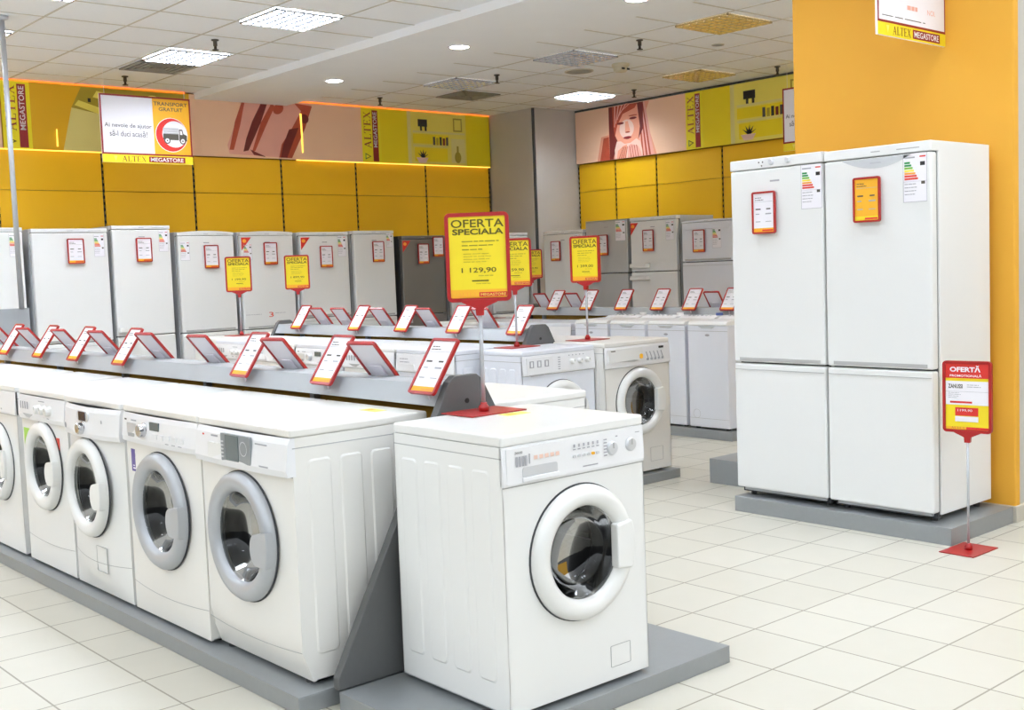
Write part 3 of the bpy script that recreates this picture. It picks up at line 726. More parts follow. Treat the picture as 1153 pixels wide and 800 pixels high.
        def fn(sh): sh.ell(-.19, zp+.04, .012, .012, 'ink_light', .001); sh.ell(.21, zp+.08, .008, .008, 'ink_light', .001)
        printing(fn)
        g = G(); frame_ring(g, .02, .13, .12, .23, .0015, .004, -o['bulge']-.001, -o['bulge']+.004, 'crease'); obj('service_hatch', g, t)
    elif dt == 'knobs3':
        def fn(sh):
            for k in range(4): sh.rect(-.25+k*.03, -.235+k*.03, zp+.05, zp+.085, 'ink_light')
            for k in range(3): sh.rect(-.02+k*.06, .01+k*.06, zp+.02, zp+.024, 'ink_light')
            sh.rect(.0, .08, zt-.02, zt-.016, 'ink_light')
        printing(fn)
        g = G(); yy = yf(0, zp)-.002; sh = Sheet(g, yy)
        sh.P([(-.22, zp+.028), (-.17, zp+.012), (-.13, zp+.010), (-.08, zp+.028)], 'crease', .001); obj('drawer_pull', g, cp)
    elif dt == 'indesit':
        on_panel('detergent_drawer', -.27, -.06, zp+.004, zt-.01, 'panel_white', .002, .004)
        def fn(sh):
            sh.y -= .003
            for k in range(3): sh.rect(-.25+k*.06, -.215+k*.06, zp+.045, zp+.085, 'ink_light'); sh.rect(-.24+k*.06, -.225+k*.06, zp+.050, zp+.080, 'panel_white', .001)
            for k in range(6): sh.rect(-.02, .0, zp+.02+k*.014, zp+.025+k*.014, 'ink_light')
            for k in range(5): sh.rect(.07+k*.03, .078+k*.03, zt-.02, zt-.014, 'ink_light')
            sh.P([(-.26, zp+.003), (-.24, zp-.006), (-.15, zp-.004), (-.05, zp+.006)], 'crease', .0)
        printing(fn)
    elif dt == 'slant':
        on_panel('detergent_drawer', -.28, .03, zp+.035, zt-.012, 'enamel', .008, .012)
        def fn(sh):
            sh.y -= .008
            sh.rect(-.26, -.22, zt-.026, zt-.020, 'ink')
            for k in range(5): sh.P([(.055+k*.035, zp+.085), (.063+k*.035, zp+.085), (.085+k*.035, zp+.035), (.077+k*.035, zp+.035)], 'ink_light', 0)
            sh.P([(-.20, zp+.038), (-.05, zp+.030), (.0, zp+.036), (-.05, zp+.042)], 'crease', 0)
        printing(fn)
        on_panel('display', .195, .235, zt-.032, zt-.018, 'black', .003, .002)
        for k in range(5): on_panel('push_button', .075+k*.035, .090+k*.035, zp+.028, zp+.042, 'silver', .006, .003)
        on_panel('push_button', .0, .028, zp+.045, zp+.075, 'orange_paper', .012, .010, 'orange start button')
        g = G(); frame_ring(g, .10, .22, .07, .16, .0015, .004, -.0018, 0, 'crease'); obj('service_hatch', g, t)
    elif dt == 'plain':
        def fn(sh):
            sh.lines(-.25, -.10, zt-.03, 3, .02, .005, 'ink_light', seed=4)
            for k in range(4): sh.rect(.0+k*.03, .015+k*.03, zp+.02, zp+.026, 'ink_light')
        printing(fn)
        on_panel('detergent_drawer', -.27, -.10, zp+.012, zp+.05, 'panel_white', .004, .01)
    # kick plate crease at the foot
    if o['kick']:
        g = G(); b = o['bulge']
        for k in range(14):
            xa, xb = -W2+2*W2*k/14, -W2+2*W2*(k+1)/14
            zk = lambda x: o['kick']-.012*(1-(x/W2)**2)
            g.poly([(xa, fy(xa, zk(xa))-.0012, zk(xa)-.0025), (xb, fy(xb, zk(xb))-.0012, zk(xb)-.0025), (xb, fy(xb, zk(xb))-.0012, zk(xb)), (xa, fy(xa, zk(xa))-.0012, zk(xa))], 'crease')
        obj('kick_panel_seam', g, t)
    # door
    c = (cx, -o['bulge']*(1-(cx/W2)**2), cz); rm = o['ring']
    g = G(); w = R-Ri
    g.lathe([(R-.008, .004), (R+.004, .001), (R+.003, -.003), (R-.002, -.004)], 'gap', c, n=64)
    g.lathe([(Ri-.004, -.004), (Ri, -.022), (Ri+w*.18, -.032), (Ri+w*.5, -.038), (Ri+w*.8, -.032), (R-.003, -.020), (R, -.006), (R-.003, .0)], rm, c, n=64)
    door = obj('door', g, t)
    if rm != 'enamel': door['label'] = 'silver door ring'
    g = G(); g.lathe([(Ri-.002, -.012), (Ri*.93, .0), (Ri*.86, .028), (Ri*.74, .055), (Ri*.5, .07), (0, .075)], 'glass', c, n=56); obj('door_glass', g, door)
    g = G(); g.lathe([(Ri-.003, .002), (Ri+.012, .030), (Ri*.98, .060), (Ri*.90, .085), (Ri*.96, .10)], 'gasket', c, n=48); obj('rubber_gasket', g, t)
    dr = G(); dr.lathe([(Ri*.90, .088), (.20, .11), (.215, .13), (.215, D-.06), (.20, D-.05), (0, D-.045)], 'drum', (cx*.5, 0, cz), n=48)
    for a in (PI/2, PI/2+2*PI/3, PI/2+4*PI/3):
        mx = Matrix.Translation((cx*.5, 0, cz)) @ Matrix.Rotation(a, 4, 'Y')
        dr.prism([(-.03, .215), (.03, .215), (.008, .165), (-.008, .165)], 'y', .13, D-.06, 'drum', mx=mx)
    obj('drum', dr, t)
    hm = o['handle_m'] or rm
    if o['handle'] == 'right':
        g = G()
        pts = [(Ri*.86, -.075), (Ri*.86, .075)]
        out = [((R-.004)*math.cos(a), (R-.004)*math.sin(a)) for a in [ .42-.84*k/10 for k in range(11)]]
        poly = [(cx+x, cz+z) for x, z in [(Ri*.80, -.070), (Ri*.80, .070)]+[((R-.012)*math.cos(a), (R-.012)*math.sin(a)) for a in [.40-.80*k/10 for k in range(11)]]]
        g.prism(poly, 'y', c[1]-.046, c[1]-.012, hm, .006); obj('door_handle', g, door)
    elif o['handle'] == 'paddle':
        g = G(); poly = []
        for k in range(9):
            a = PI/2+PI*k/8; poly.append((cx+Ri*.92+.038*math.cos(a), cz-.02+.055*math.sin(a)))
        for k in range(7):
            a = -.34+.56*k/6; poly.append((cx+(R-.002)*math.cos(a), cz+(R-.002)*math.sin(a)))
        g.prism(poly, 'y', c[1]-.044, c[1]-.014, hm, .004); obj('door_handle', g, door)
    for (x0, x1, z0, z1, m) in o.get('stickers', []):
        g = G(); g.box(x0, x1, c[1]*(1-(x0/W2)**2)-.0025, c[1]*0+.002, z0, z1, m)
        sh = Sheet(g, c[1]*(1-(x0/W2)**2)-.003)
        sh.rect(x0+.014, x1-.012, z0+.010, z0+.016, 'paper'); sh.rect(x0+.014, x1-.018, z0+.022, z0+.026, 'paper'); obj('sticker', g, t)
    if o.get('lidmark'):
        g = G(); g.box(o['lidmark'][0], o['lidmark'][0]+.10, o['lidmark'][1], o['lidmark'][1]+.05, H-.0005, H+.0008, 'poster_cream')
        g.box(o['lidmark'][0]+.02, o['lidmark'][0]+.05, o['lidmark'][1]+.01, o['lidmark'][1]+.04, H+.0005, H+.0012, 'g4'); obj('top_sticker', g, t)
    return t
def put(t, x, y, z, rz): t.location = (x, y, z); t.rotation_euler = (0, 0, rz); return t

PZ = .06
# machine on the end plinth
put(make_washer('white front-loading washing machine alone on the nearest end plinth, two dials', dict(detail='front', lidmark=(.02, .34), flat=1, knobs=[(.152, .762, .026, 'silver_light'), (.236, .764, .026, 'silver_light')], handle='right', lid=.034, panel_h=.118)), 2.15+.299, 2.518, PZ, -.015)
XF = 1.865
G1 = 'washing machines in the left row'
rowspec = [
 (3.215, 'nearest washing machine of the left row with silver door ring and wide grey display', dict(W=.638, detail='lcd', ring='silver', R=.224, Ri=.158, cz=.46, cx=-.005, handle='paddle', handle_m='silver', prot=.022, bulge=.012, pcurve=.012, kick=.12, lean=.35, lidmark=(.08, .42), body='enamel_warm', panel_h=.125)),
 (3.865, 'washing machine with silver door ring, small clock display and purple sticker', dict(W=.655, detail='clock', ring='silver', R=.226, Ri=.160, cz=.46, handle='paddle', handle_m='silver', prot=.014, bulge=.014, pcurve=.014, kick=.13, stickers=[(-.275, -.225, .585, .675, 'purple')], knobs=[(-.095, .765, .030, 'chrome')], body='enamel_warm')),
 (4.545, 'washing machine with white door ring, dark blue display and rounded front', dict(detail='blue', R=.212, Ri=.150, cz=.475, handle='paddle', prot=.018, bulge=.035, pcurve=.035, kick=.17, knobs=[(-.005, .732, .028, 'chrome')], cx=-.01, panel_h=.13)),
 (5.17, 'washing machine with three white dials and green and red stickers', dict(detail='knobs3', R=.208, Ri=.145, cz=.50, handle='paddle', prot=.010, bulge=.006, pcurve=.006, kick=.14, knobs=[(0, .765, .024, 'enamel'), (.065, .765, .024, 'enamel'), (.13, .765, .024, 'enamel')], stickers=[(-.27, -.19, .545, .66, 'lime'), (.13, .20, .545, .645, 'g5')])),
 (5.84, 'white washing machine at the left edge of the picture in the left row', dict(detail='plain', R=.20, Ri=.14)),
 (6.52, 'far white washing machine of the left row, only its top in view', dict(detail='plain', R=.20, Ri=.14)),
 (7.15, 'farthest white washing machine of the left row, hardly in view', dict(detail='plain', R=.20, Ri=.14)),
]
for yr, lab, st in rowspec:
    st['group'] = G1; put(make_washer(lab, st), XF, yr+st.get('W', .598)/2, PZ, FX)
back = make_washer('white washing machine behind the front rail, nearest of those facing right', dict(detail='plain', H=.850, group='washing machines facing right behind the front rail'))
put(back, 3.19, 3.21+.299, PZ, FPX)
for k in range(1, 6):
    copy_thing(back, 'white washing machine facing right behind the front rail, %s from the near end' % ['second', 'third', 'fourth', 'fifth', 'sixth'][k-1], (3.19, 3.21+.299+k*.64, PZ), FPX)
# second island: end machines, row facing left, far end
put(make_washer('white washing machine with three dials at the end of the middle island', dict(detail='indesit', D=.385, body='enamel_cool', H=.85, R=.205, Ri=.14, knobs=[(.10, .765, .018, 'enamel'), (.165, .765, .018, 'enamel'), (.23, .765, .018, 'enamel')], prot=.008)), 4.45+.30, 5.0, PZ, 0)
put(make_washer('white cream-white washing machine with sloping control panel and black display, middle island end', dict(detail='slant', D=.455, body='enamel_warm', H=.857, R=.215, Ri=.155, prot=.012, panel_h=.13, cz=.47)), 5.065+.302, 4.93, PZ, 0)
r2 = ['plain', 'knobs3', 'clock', 'plain', 'knobs3']
l2 = ['nearest washing machine in the row below the middle rail, beside the end machines', 'washing machine with three dials second in the row below the middle rail', 'washing machine with small clock display in the row below the middle rail', 'plain washing machine fourth in the row below the middle rail', 'farthest washing machine with three dials in the row below the middle rail']
for k in range(5):
    st = dict(detail=r2[k], body='enamel_cool' if k % 2 == 0 else 'enamel', R=.20, Ri=.14, group='washing machines below the middle rail', prot=.012)
    if r2[k] == 'knobs3': st['knobs'] = [(0, .765, .022, 'enamel'), (.065, .765, .022, 'enamel'), (.13, .765, .022, 'enamel')]
    if r2[k] == 'clock': st['knobs'] = [(-.10, .765, .028, 'silver_light')]
    if k == 3: st['stickers'] = [(.1, .18, .55, .66, 'lime')]
    put(make_washer(l2[k], st), 4.31, 5.45+.299+k*.622, PZ, FX)
far = make_washer('white washing machine at the far end of the middle island under a yellow offer sign', dict(detail='knobs3', R=.20, Ri=.14, group='washing machines facing the back wall'))
put(far, 4.42+.30, 8.60+.56, PZ, FPY)
copy_thing(far, 'second white washing machine at the far end of the middle island', (5.35, 9.16, PZ), FPY)
copy_thing(far, 'white washing machine under the small offer sign in front of the far column', (8.15, 9.16, .062), FPY)
b2 = copy_thing(back, 'white washing machine facing right behind the middle rail, nearest one', (5.66, 5.45+.299, PZ), FPX)
for k in range(1, 5): copy_thing(back, 'white washing machine facing right behind the middle rail, %s from the near end' % ['second', 'third', 'fourth', 'fifth'][k-1], (5.66, 5.45+.299+k*.622, PZ), FPX)

def make_toploader(label, var, group):
    t = thing('top_loading_washer', label, 'washing machine', group=group); W2, D, H = .198, .565, .82
    g = G(); g.box(-W2, W2, 0, D, .015, H, 'enamel_cool', .008, 3)
    for x in (-.15, .15): 
        for y in (.05, D-.05): g.cyl(.018, 0, .016, 'gasket', (x, y, 0), 'z', 10)
    obj('cabinet', g, t)
    g = G(); g.box(-W2+.001, W2-.001, -.0012, .001, H-.045, H-.042, 'crease'); g.box(-W2+.001, W2-.001, -.0012, .001, .085, .087, 'crease'); obj('panel_seam', g, t)
    g = G(); g.prism([(.0, H), (-.006, H+.008), (.012, H+.028), (.05, H+.034), (.36, H+.036), (.37, H)], 'x', -W2+.006, W2-.006, 'enamel', .004); lid = obj('lid', g, t)
    g = G(); sh = Sheet(g, -.008)
    pts = [(-.085, H-.004), (-.05, H-.022), (.05, H-.022), (.085, H-.004)]
    g.prism(pts, 'y', -.010, .0, 'fridge_side', .002); obj('lid_handle', g, lid)
    g = G(); g.prism([(.37, H), (.37, H+.034), (.42, H+.048), (D, H+.052), (D, H)], 'x', -W2+.003, W2-.003, 'panel_white', .004); cp = obj('control_panel', g, t)
    for k in range(6):
        g = G(); x = -.14+k*.045; g.cyl(.011, H+.046, H+.060, 'silver_light', (x, .47, 0), 'z', 12); obj('push_button', g, cp)
    g = G(); g.cyl(.030, H+.048, H+.072, 'badge_blue' if var == 1 else 'enamel', (.13, .53, 0), 'z', 20); obj('knob', g, cp)
    g = G(); sh = Sheet(g, -.0012); sh.ell(0, H-.075, .022, .009, 'ink_light') if var != 2 else sh.rect(-.03, .03, H-.02, H-.016, 'badge_blue', 0)
    sh.ring(-.12, .12, .034, .036, 'crease'); obj('badge', g, t)
    return t
tl = ['rightmost top-loading washer, half hidden by the tall fridges', 'second top-loading washer from the tall fridges', 'third top-loading washer from the tall fridges', 'fourth top-loading washer from the tall fridges, beside a wide front loader']
proto = None
for k in range(4):
    put(make_toploader(tl[k], k % 3, 'top-loading washers on the far island'), 7.07, 5.55+.2+k*.425, .075, FX)
for k in range(2):
    put(make_washer(['wide front-loading washing machine left of the top loaders', 'front-loading washing machine at the left end of the far island row'][k], dict(detail='plain', R=.20, Ri=.14, H=.82, body='enamel_cool', group='front loaders on the far island')), 7.07, 7.27+.3+k*.615, .075, FX)
put(make_washer('washing machine at the back end of the far island under an offer sign', dict(detail='plain', R=.20, Ri=.14, H=.83, group='front loaders on the far island')), 7.07, 8.56+.3, .062, FX)

# ---- islands: plinth, end panels, sloping rail, back board
def island(which, xc, y0, y1, z):
    """platform, partition with card rails, and the tapering end panels: separate pieces that lift apart"""
    L = y1-y0
    t = thing('display_plinth', 'long low grey plinth under the ' + which, 'plinth', (xc, y0, 0))
    g = G(); g.box(-.70, .70, 0, L, 0, z-.003, 'plinth', .003); obj('base', g, t)
    g = G(); g.box(-.70, .70, 0, L, z-.004, z, 'plinth', .0015); obj('cover_sheet', g, t)
    side = [(-.575, 0), (-.575, .04), (-.075, 1.015-z), (-.05, 1.035-z), (.05, 1.035-z), (.075, 1.015-z), (.575, .04), (.575, 0)]
    for ya, e in ((-.045, 'near'), (L+.005, 'far')):
        t = thing('end_panel', 'dark grey tapering end panel at the %s end of the %s' % (e, which), 'panel', (xc, y0+ya, z))
        g = G(); g.prism(side, 'y', 0, .035, 'dark_panel', .003); obj('board', g, t)
        g = G(); g.cyl(.009, -.002, .001, 'black', (0, 0, .945-z)); obj('bolt', g, t)
    t = thing('card_rail_partition', 'grey sloping card rail on an ochre partition along the ' + which, 'partition', (xc, y0, z))
    for sx in (-1, 1):
        g = G(); g.prism([(sx*.108, .932-z), (sx*.068, 1.004-z), (sx*.058, 1.004-z), (sx*.098, .930-z)], 'y', 0, L, 'rail', .001); obj('card_rail', g, t)
    g = G(); g.box(-.060, .060, 0, L, 1.000-z, 1.003-z, 'rail'); obj('rail_cap', g, t)
    g = G(); g.box(-.02, .02, 0, L, 0, .999-z, 'ochre'); obj('back_board', g, t)
    y = .9
    while y < L:
        g = G(); g.box(-.05, .05, y-.015, y+.015, 0, .96-z, 'rail'); obj('upright', g, t); y += .95
island('front island', 2.51, 3.16, 8.45, PZ)
island('middle island', 4.97, 5.44, 8.56, PZ)
island('far island', 7.76, 5.52, 8.50, .075)
def plinth(label, x0, x1, y0, y1, z):
    t = thing('display_plinth', label, 'plinth', (x0, y0, 0)); w, d = x1-x0, y1-y0
    g = G(); g.box(0, w, 0, d, 0, z-.003, 'plinth', .003); obj('base', g, t)
    g = G(); g.box(0, w, 0, d, z-.004, z, 'plinth', .0015); obj('cover_sheet', g, t); return t
plinth('low grey metal plinth carrying the nearest washing machine', 1.93, 3.125, 2.475, 3.11, PZ)
plinth('low grey plinth carrying the two end machines of the middle island', 4.36, 5.70, 4.885, 5.39, PZ-.002)
plinth('low grey plinth under the far end of the middle island', 4.36, 5.70, 8.62, 9.2, PZ)
plinth('low grey plinth under the far end of the far island', 7.05, 8.5, 8.56, 9.2, .062)
plinth('small empty grey plinth behind the pair of tall fridges', 5.66, 6.40, 4.06, 4.61, .155)
plinth('low grey plinth under the pair of tall white fridges', 5.10, 5.735, 2.70, 3.98, .085)
plinth('low plinth under the fridges along the back wall', 2.4, 9.38, 10.32, 10.98, .06)
plinth('low plinth under the fridges along the right wall', 9.02, 9.7, 6.9, 9.75, .06)

# ---- price cards
def make_card(kind):
    """A5 card in a red frame; origin at the middle of its lower edge, upright, facing -Y"""
    t = thing('price_card', 'x', 'price card')
    w, h = (.150, .222) if kind != 'fridge' else (.150, .225)
    g = G(); frame_ring(g, -w/2, w/2, 0, h, .010, .012, -.006, .006, 'red'); obj('frame', g, t)
    g = G(); g.box(-w/2+.006, w/2-.006, -.0015, .0015, .006, h-.006, 'orange_paper' if kind == 'orange' else 'paper')
    pm = 'orange_paper' if kind == 'orange' else 'paper'
    sh = Sheet(g, -.002)
    ft = 'yellow' if kind == 'orange' else 'orange_paper'
    sh.rect(-w/2+.010, w/2-.010, .010, h*.135, ft)
    sh.rect(-.01, w/2-.015, h*.06, h*.10, 'red_bright' if kind != 'rail' else 'g4', .0004)
    sh.lines(-w*.36, w*.1, h*.86, 2, h*.05, h*.016, 'ink', .0005, 3)
    sh.rect(-w*.38, w*.38, h*.755, h*.762, 'ink_light', .0005)
    sh.rect(-w*.34, -w*.12, h*.57, h*.60, 'ink', .0005); sh.rect(w*.12, w*.3, h*.57, h*.60, 'ink', .0005)
    sh.rect(-w*.34, -w*.18, h*.46, h*.48, 'ink_light', .0005); sh.rect(w*.08, w*.33, h*.455, h*.485, 'ink_light', .0005)
    sh.rect(-w*.34, -w*.14, h*.28, h*.30, 'ink_light', .0005); sh.rect(w*.08, w*.33, h*.28, h*.295, 'ink_light', .0005)
    obj('price_sheet', g, t); 
    if kind == 'rail':
        g = G(); g.box(-.03, .03, .006, .012, .02, .10, 'paper_back'); g.tube((0, .010, .03), (0, .048, .0), .004, 'paper_back', 8); obj('clip_arm', g, t)
    else:
        g = G(); g.box(-.045, .045, .006, .018, .05, .17, 'red_dark'); obj('magnet_back', g, t)
    return t
proto_c = {}
def card(kind, label, loc, rz, tilt=0, group=None, rx=0):
    if kind not in proto_c:
        t = proto_c[kind] = make_card(kind)
    else: t = copy_tree(proto_c[kind])
    t.location = loc; t.rotation_mode = 'XYZ'
    t.rotation_euler = (tilt, rx, rz)
    t['label'] = label
    if group: t['group'] = group
    return t
ORD = ['nearest', 'second', 'third', 'fourth', 'fifth', 'sixth', 'seventh', 'eighth']
def ordl(i, what): return what + (', nearest one' if i == 0 else ', %s from the near end' % ORD[i])
TL = -math.radians(34)
for i, y in enumerate([3.205, 3.86, 4.525, 5.83, 6.465, 7.03, 7.64]):
    card('rail', ordl(i, 'price card leaning toward the aisle on the front rail'), (2.378, y, .975), FX, TL, 'price cards facing the aisle on the front rail')
TB = -math.radians(42)
for i, y in enumerate([3.665, 4.335, 5.04, 5.635, 6.27, 6.835, 7.445, 8.0]):
    card('rail', ordl(i, 'price card seen from behind on the front rail'), (2.588, y+.03, .976), FPX+.20, TB, 'price cards facing away on the front rail')
for i, y in enumerate([5.50, 6.13, 6.735, 7.34, 8.18]):
    card('rail', ordl(i, 'price card leaning toward the aisle on the middle rail'), (4.832, y, .975), FX, TL, 'price cards facing the aisle on the middle rail')
for i, y in enumerate([5.93, 6.56, 7.13, 7.67, 7.99]):
    card('rail', ordl(i, 'price card seen from behind on the middle rail'), (5.048, y+.02, .976), FPX+.20, TB, 'price cards facing away on the middle rail')
for i, y in enumerate([5.99, 6.40, 6.765, 7.20, 7.65, 8.10]):
    card('rail', ordl(i, 'price card above the top-loading washers on the far rail'), (7.622, y, .984), FX, TL, 'price cards facing the aisle on the far rail')
for i, y in enumerate([6.235, 7.935, 8.38]):
    card('rail', ordl(i, 'price card seen from behind on the far rail'), (7.838, y, .976), FPX+.20, TB, 'price cards facing away on the far rail')

# ---- offer signs on stands
def stand(label, loc, plate_rz, sign_rz, pole_h, price, kind='speciala', w=.217, h=.300, pole_r=.007):
    t = thing('offer_sign_stand', label, 'sign stand', loc, plate_rz, 'red framed offer signs on thin poles')
    g = G(); g.box(-.12, .12, -.085, .085, 0, .004, 'red', .001); obj('base_plate', g, t)
    g = G(); g.lathe([(0, .004), (.018, .004), (.018, .020), (.011, .028), (.011, .034), (0, .034)], 'red', axis='z', n=20); obj('pole_socket', g, t)
    g = G(); g.tube((0, 0, .02), (0, 0, pole_h), pole_r, 'silver', 16); obj('pole', g, t)
    mx = Matrix.Translation((0, 0, pole_h)) @ Matrix.Rotation(sign_rz-plate_rz, 4, 'Z')
    g = G(); g.prism([(-.013, -.035), (.013, -.035), (.015, -.010), (.06, .010), (.06, .02), (-.06, .02), (-.06, .010), (-.015, -.010)], 'y', -.011, .011, 'red', .002, mx=mx); obj('pole_holder', g, t)
    g = G(); frame_ring(g, -w/2, w/2, .012, .012+h, .013, .018, -.010, .010, 'red'); fr = obj('sign_frame', g, t, mx)
    g = G(); a, b, z0, z1 = -w/2+.010, w/2-.010, .022, .002+h
    g.box(a, b, -.004, .004, z0, z1, 'yellow')
    sh = Sheet(g, -.005); z0 += .004; z1 -= .003; a += .004; b -= .004; H = z1-z0; Wd = b-a
    if kind == 'speciala':
        sh.text('OFERTA', a+Wd*.04, b-Wd*.02, z0+H*.865, z0+H*.965, 'ink_olive', bold=.012); sh.text('SPECIALA', a+Wd*.06, b-Wd*.03, z0+H*.775, z0+H*.850, 'ink_olive', bold=.03)
        sh.lines(a+Wd*.22, a+Wd*.9, z0+H*.70, 3, H*.05, H*.012, 'ink_yellow2', seed=2); sh.lines(a+Wd*.24, a+Wd*.82, z0+H*.545, 4, H*.033, H*.008, 'ink_yellow', seed=5)
        sh.text(price, a+Wd*.20, a+Wd*.82, z0+H*.30, z0+H*.37, 'ink_olive', bold=.01); sh.lines(a+Wd*.5, a+Wd*.95, z0+H*.275, 1, .01, H*.012, 'ink_yellow', seed=3)
        sh.rect(a+Wd*.38, a+Wd*.68, z0+H*.20, z0+H*.215, 'ink_olive', .0006); sh.lines(a+Wd*.45, a+Wd*.9, z0+H*.175, 1, .01, H*.008, 'ink_yellow', seed=3)
        sh.rect(a, b, z0, z0+H*.10, 'orange_paper', .0004)
        sh.text('ALTEX', a+Wd*.12, a+Wd*.46, z0+H*.015, z0+H*.065, 'g4', serif=True, lift=.001); sh.rect(a+Wd*.5, b, z0+H*.01, z0+H*.065, 'red_bright', .0008); sh.text('MEGASTORE', a+Wd*.53, b-Wd*.02, z0+H*.02, z0+H*.052, 'poster_cream', lift=.0014)
    else:
        sh.rect(a-.002, b+.002, z0+H*.78, z1+.002, 'red_bright', .0004)
        sh.text('OFERTĂ', a+Wd*.10, a+Wd*.82, z0+H*.875, z0+H*.975, 'paper', bold=.04, lift=.001); sh.text('PROMOTIONALĂ', a+Wd*.10, a+Wd*.84, z0+H*.80, z0+H*.845, 'paper', bold=.02, lift=.001)
        sh.rect(a, b, z0+H*.375, z0+H*.735, 'paper', .0004); sh.text('ZANUSSI', a+Wd*.06, a+Wd*.40, z0+H*.625, z0+H*.69, 'ink', bold=.03, lift=.001)
        sh.lines(a+Wd*.50, a+Wd*.98, z0+H*.685, 2, H*.03, H*.010, 'ink_light', .001, 4); sh.lines(a+Wd*.06, a+Wd*.5, z0+H*.56, 4, H*.025, H*.007, 'ink_light', .001, 4); sh.rect(a, b, z0+H*.575, z0+H*.579, 'ink_light', .001)
        sh.rect(a+Wd*.10, a+Wd*.62, z0+H*.40, z0+H*.43, 'red_bright', .001)
        sh.rect(a+Wd*.22, a+Wd*.76, z0+H*.21, z0+H*.335, 'red_bright', .001); sh.text('1199,90', a+Wd*.28, a+Wd*.62, z0+H*.27, z0+H*.31, 'paper', lift=.0014)
        sh.rect(a+Wd*.22, a+Wd*.76, z0+H*.12, z0+H*.20, 'paper', .001); sh.rect(a, b, z0, z0+H*.04, 'orange_paper', .0006); sh.text('ALTEX', a+Wd*.12, a+Wd*.45, z0+H*.005, z0+H*.04, 'ochre', serif=True, lift=.001)
        sh.rect(a+Wd*.48, b, z0, z0+H*.04, 'red_bright', .0012)
    obj('poster', g, fr, mx)
    return t
def face(x, y): return -math.atan2(x, y)        # turn towards the aisle the photo was taken from
SG = [
 ('large yellow OFERTA SPECIALA sign at 1 129,90 on the nearest washing machine', (2.49, 3.0, .9145), .0, -.73, .365, '1 129,90'),
 ('yellow OFERTA SPECIALA sign partly behind the large one, on the middle island end machine', (4.71, 5.33, .911), .0, -.70, .36, '1 159,90'),
 ('yellow OFERTA SPECIALA sign on the right end machine of the middle island', (5.27, 5.27, .918), .0, -1.32, .36, '1 399,00'),
 ('yellow OFERTA SPECIALA sign at left in front of the white fridges', (4.74, 8.91, .914), .0, -.46, .36, '1 199,90'),
 ('yellow OFERTA SPECIALA sign above the far end of the middle rail', (5.30, 8.58+.31, .914), .0, -.50, .36, '1 899,90'),
 ('small yellow OFERTA SPECIALA sign seen between two others in front of the far column', (8.05, 8.83, .914), .0, -.72, .36, '1 449,90'),
 ('slim stand on the far island whose sign is hidden behind the large yellow one', (7.45, 8.80, .906), .0, -.72, .36, '1 299,90'),
]
for lab, loc, prz, srz, ph, price in SG: stand(lab, loc, prz, srz, ph, price)
stand('red and yellow OFERTĂ sign standing on the floor beside the tall fridges', (5.08, 2.605, .001), 0, FX+.12, .545, '', 'promo', .225, .335, .006)

# ---- fridges
def energy_label(g, u0, u1, v0, v1, y):
    sh = Sheet(g, y); w = u1-u0; H = v1-v0
    sh.rect(u0, u1, v0, v1, 'paper'); 
    for k, m in enumerate(('g1', 'g1', 'g2', 'g3', 'g4', 'g5', 'g5')): sh.rect(u0+w*.06, u0+w*(.30+.055*k), v0+H*(.79-k*.055), v0+H*(.83-k*.055), m, .0006)
    sh.rect(u0+w*.72, u0+w*.92, v0+H*.74, v0+H*.82, 'black', .0006); sh.rect(u0+w*.06, u0+w*.5, v0+H*.90, v0+H*.93, 'ink_light', .0006); sh.rect(u0+w*.7, u0+w*.95, v0+H*.91, v0+H*.94, 'g5', .0006)
    sh.lines(u0+w*.06, u0+w*.66, v0+H*.38, 4, H*.07, H*.016, 'ink_light', .0006, 5); sh.rect(u0+w*.76, u0+w*.92, v0+H*.36, v0+H*.42, 'ink', .0006); sh.rect(u0, u1, v0+H*.42, v0+H*.424, 'ink_light', .0005)
    sh.rect(u0, u1, v0, v0+.002, 'ink_light', .0005); sh.rect(u0, u0+.002, v0, v1, 'ink_light', .0005); sh.rect(u1-.002, u1, v0, v1, 'ink_light', .0005)
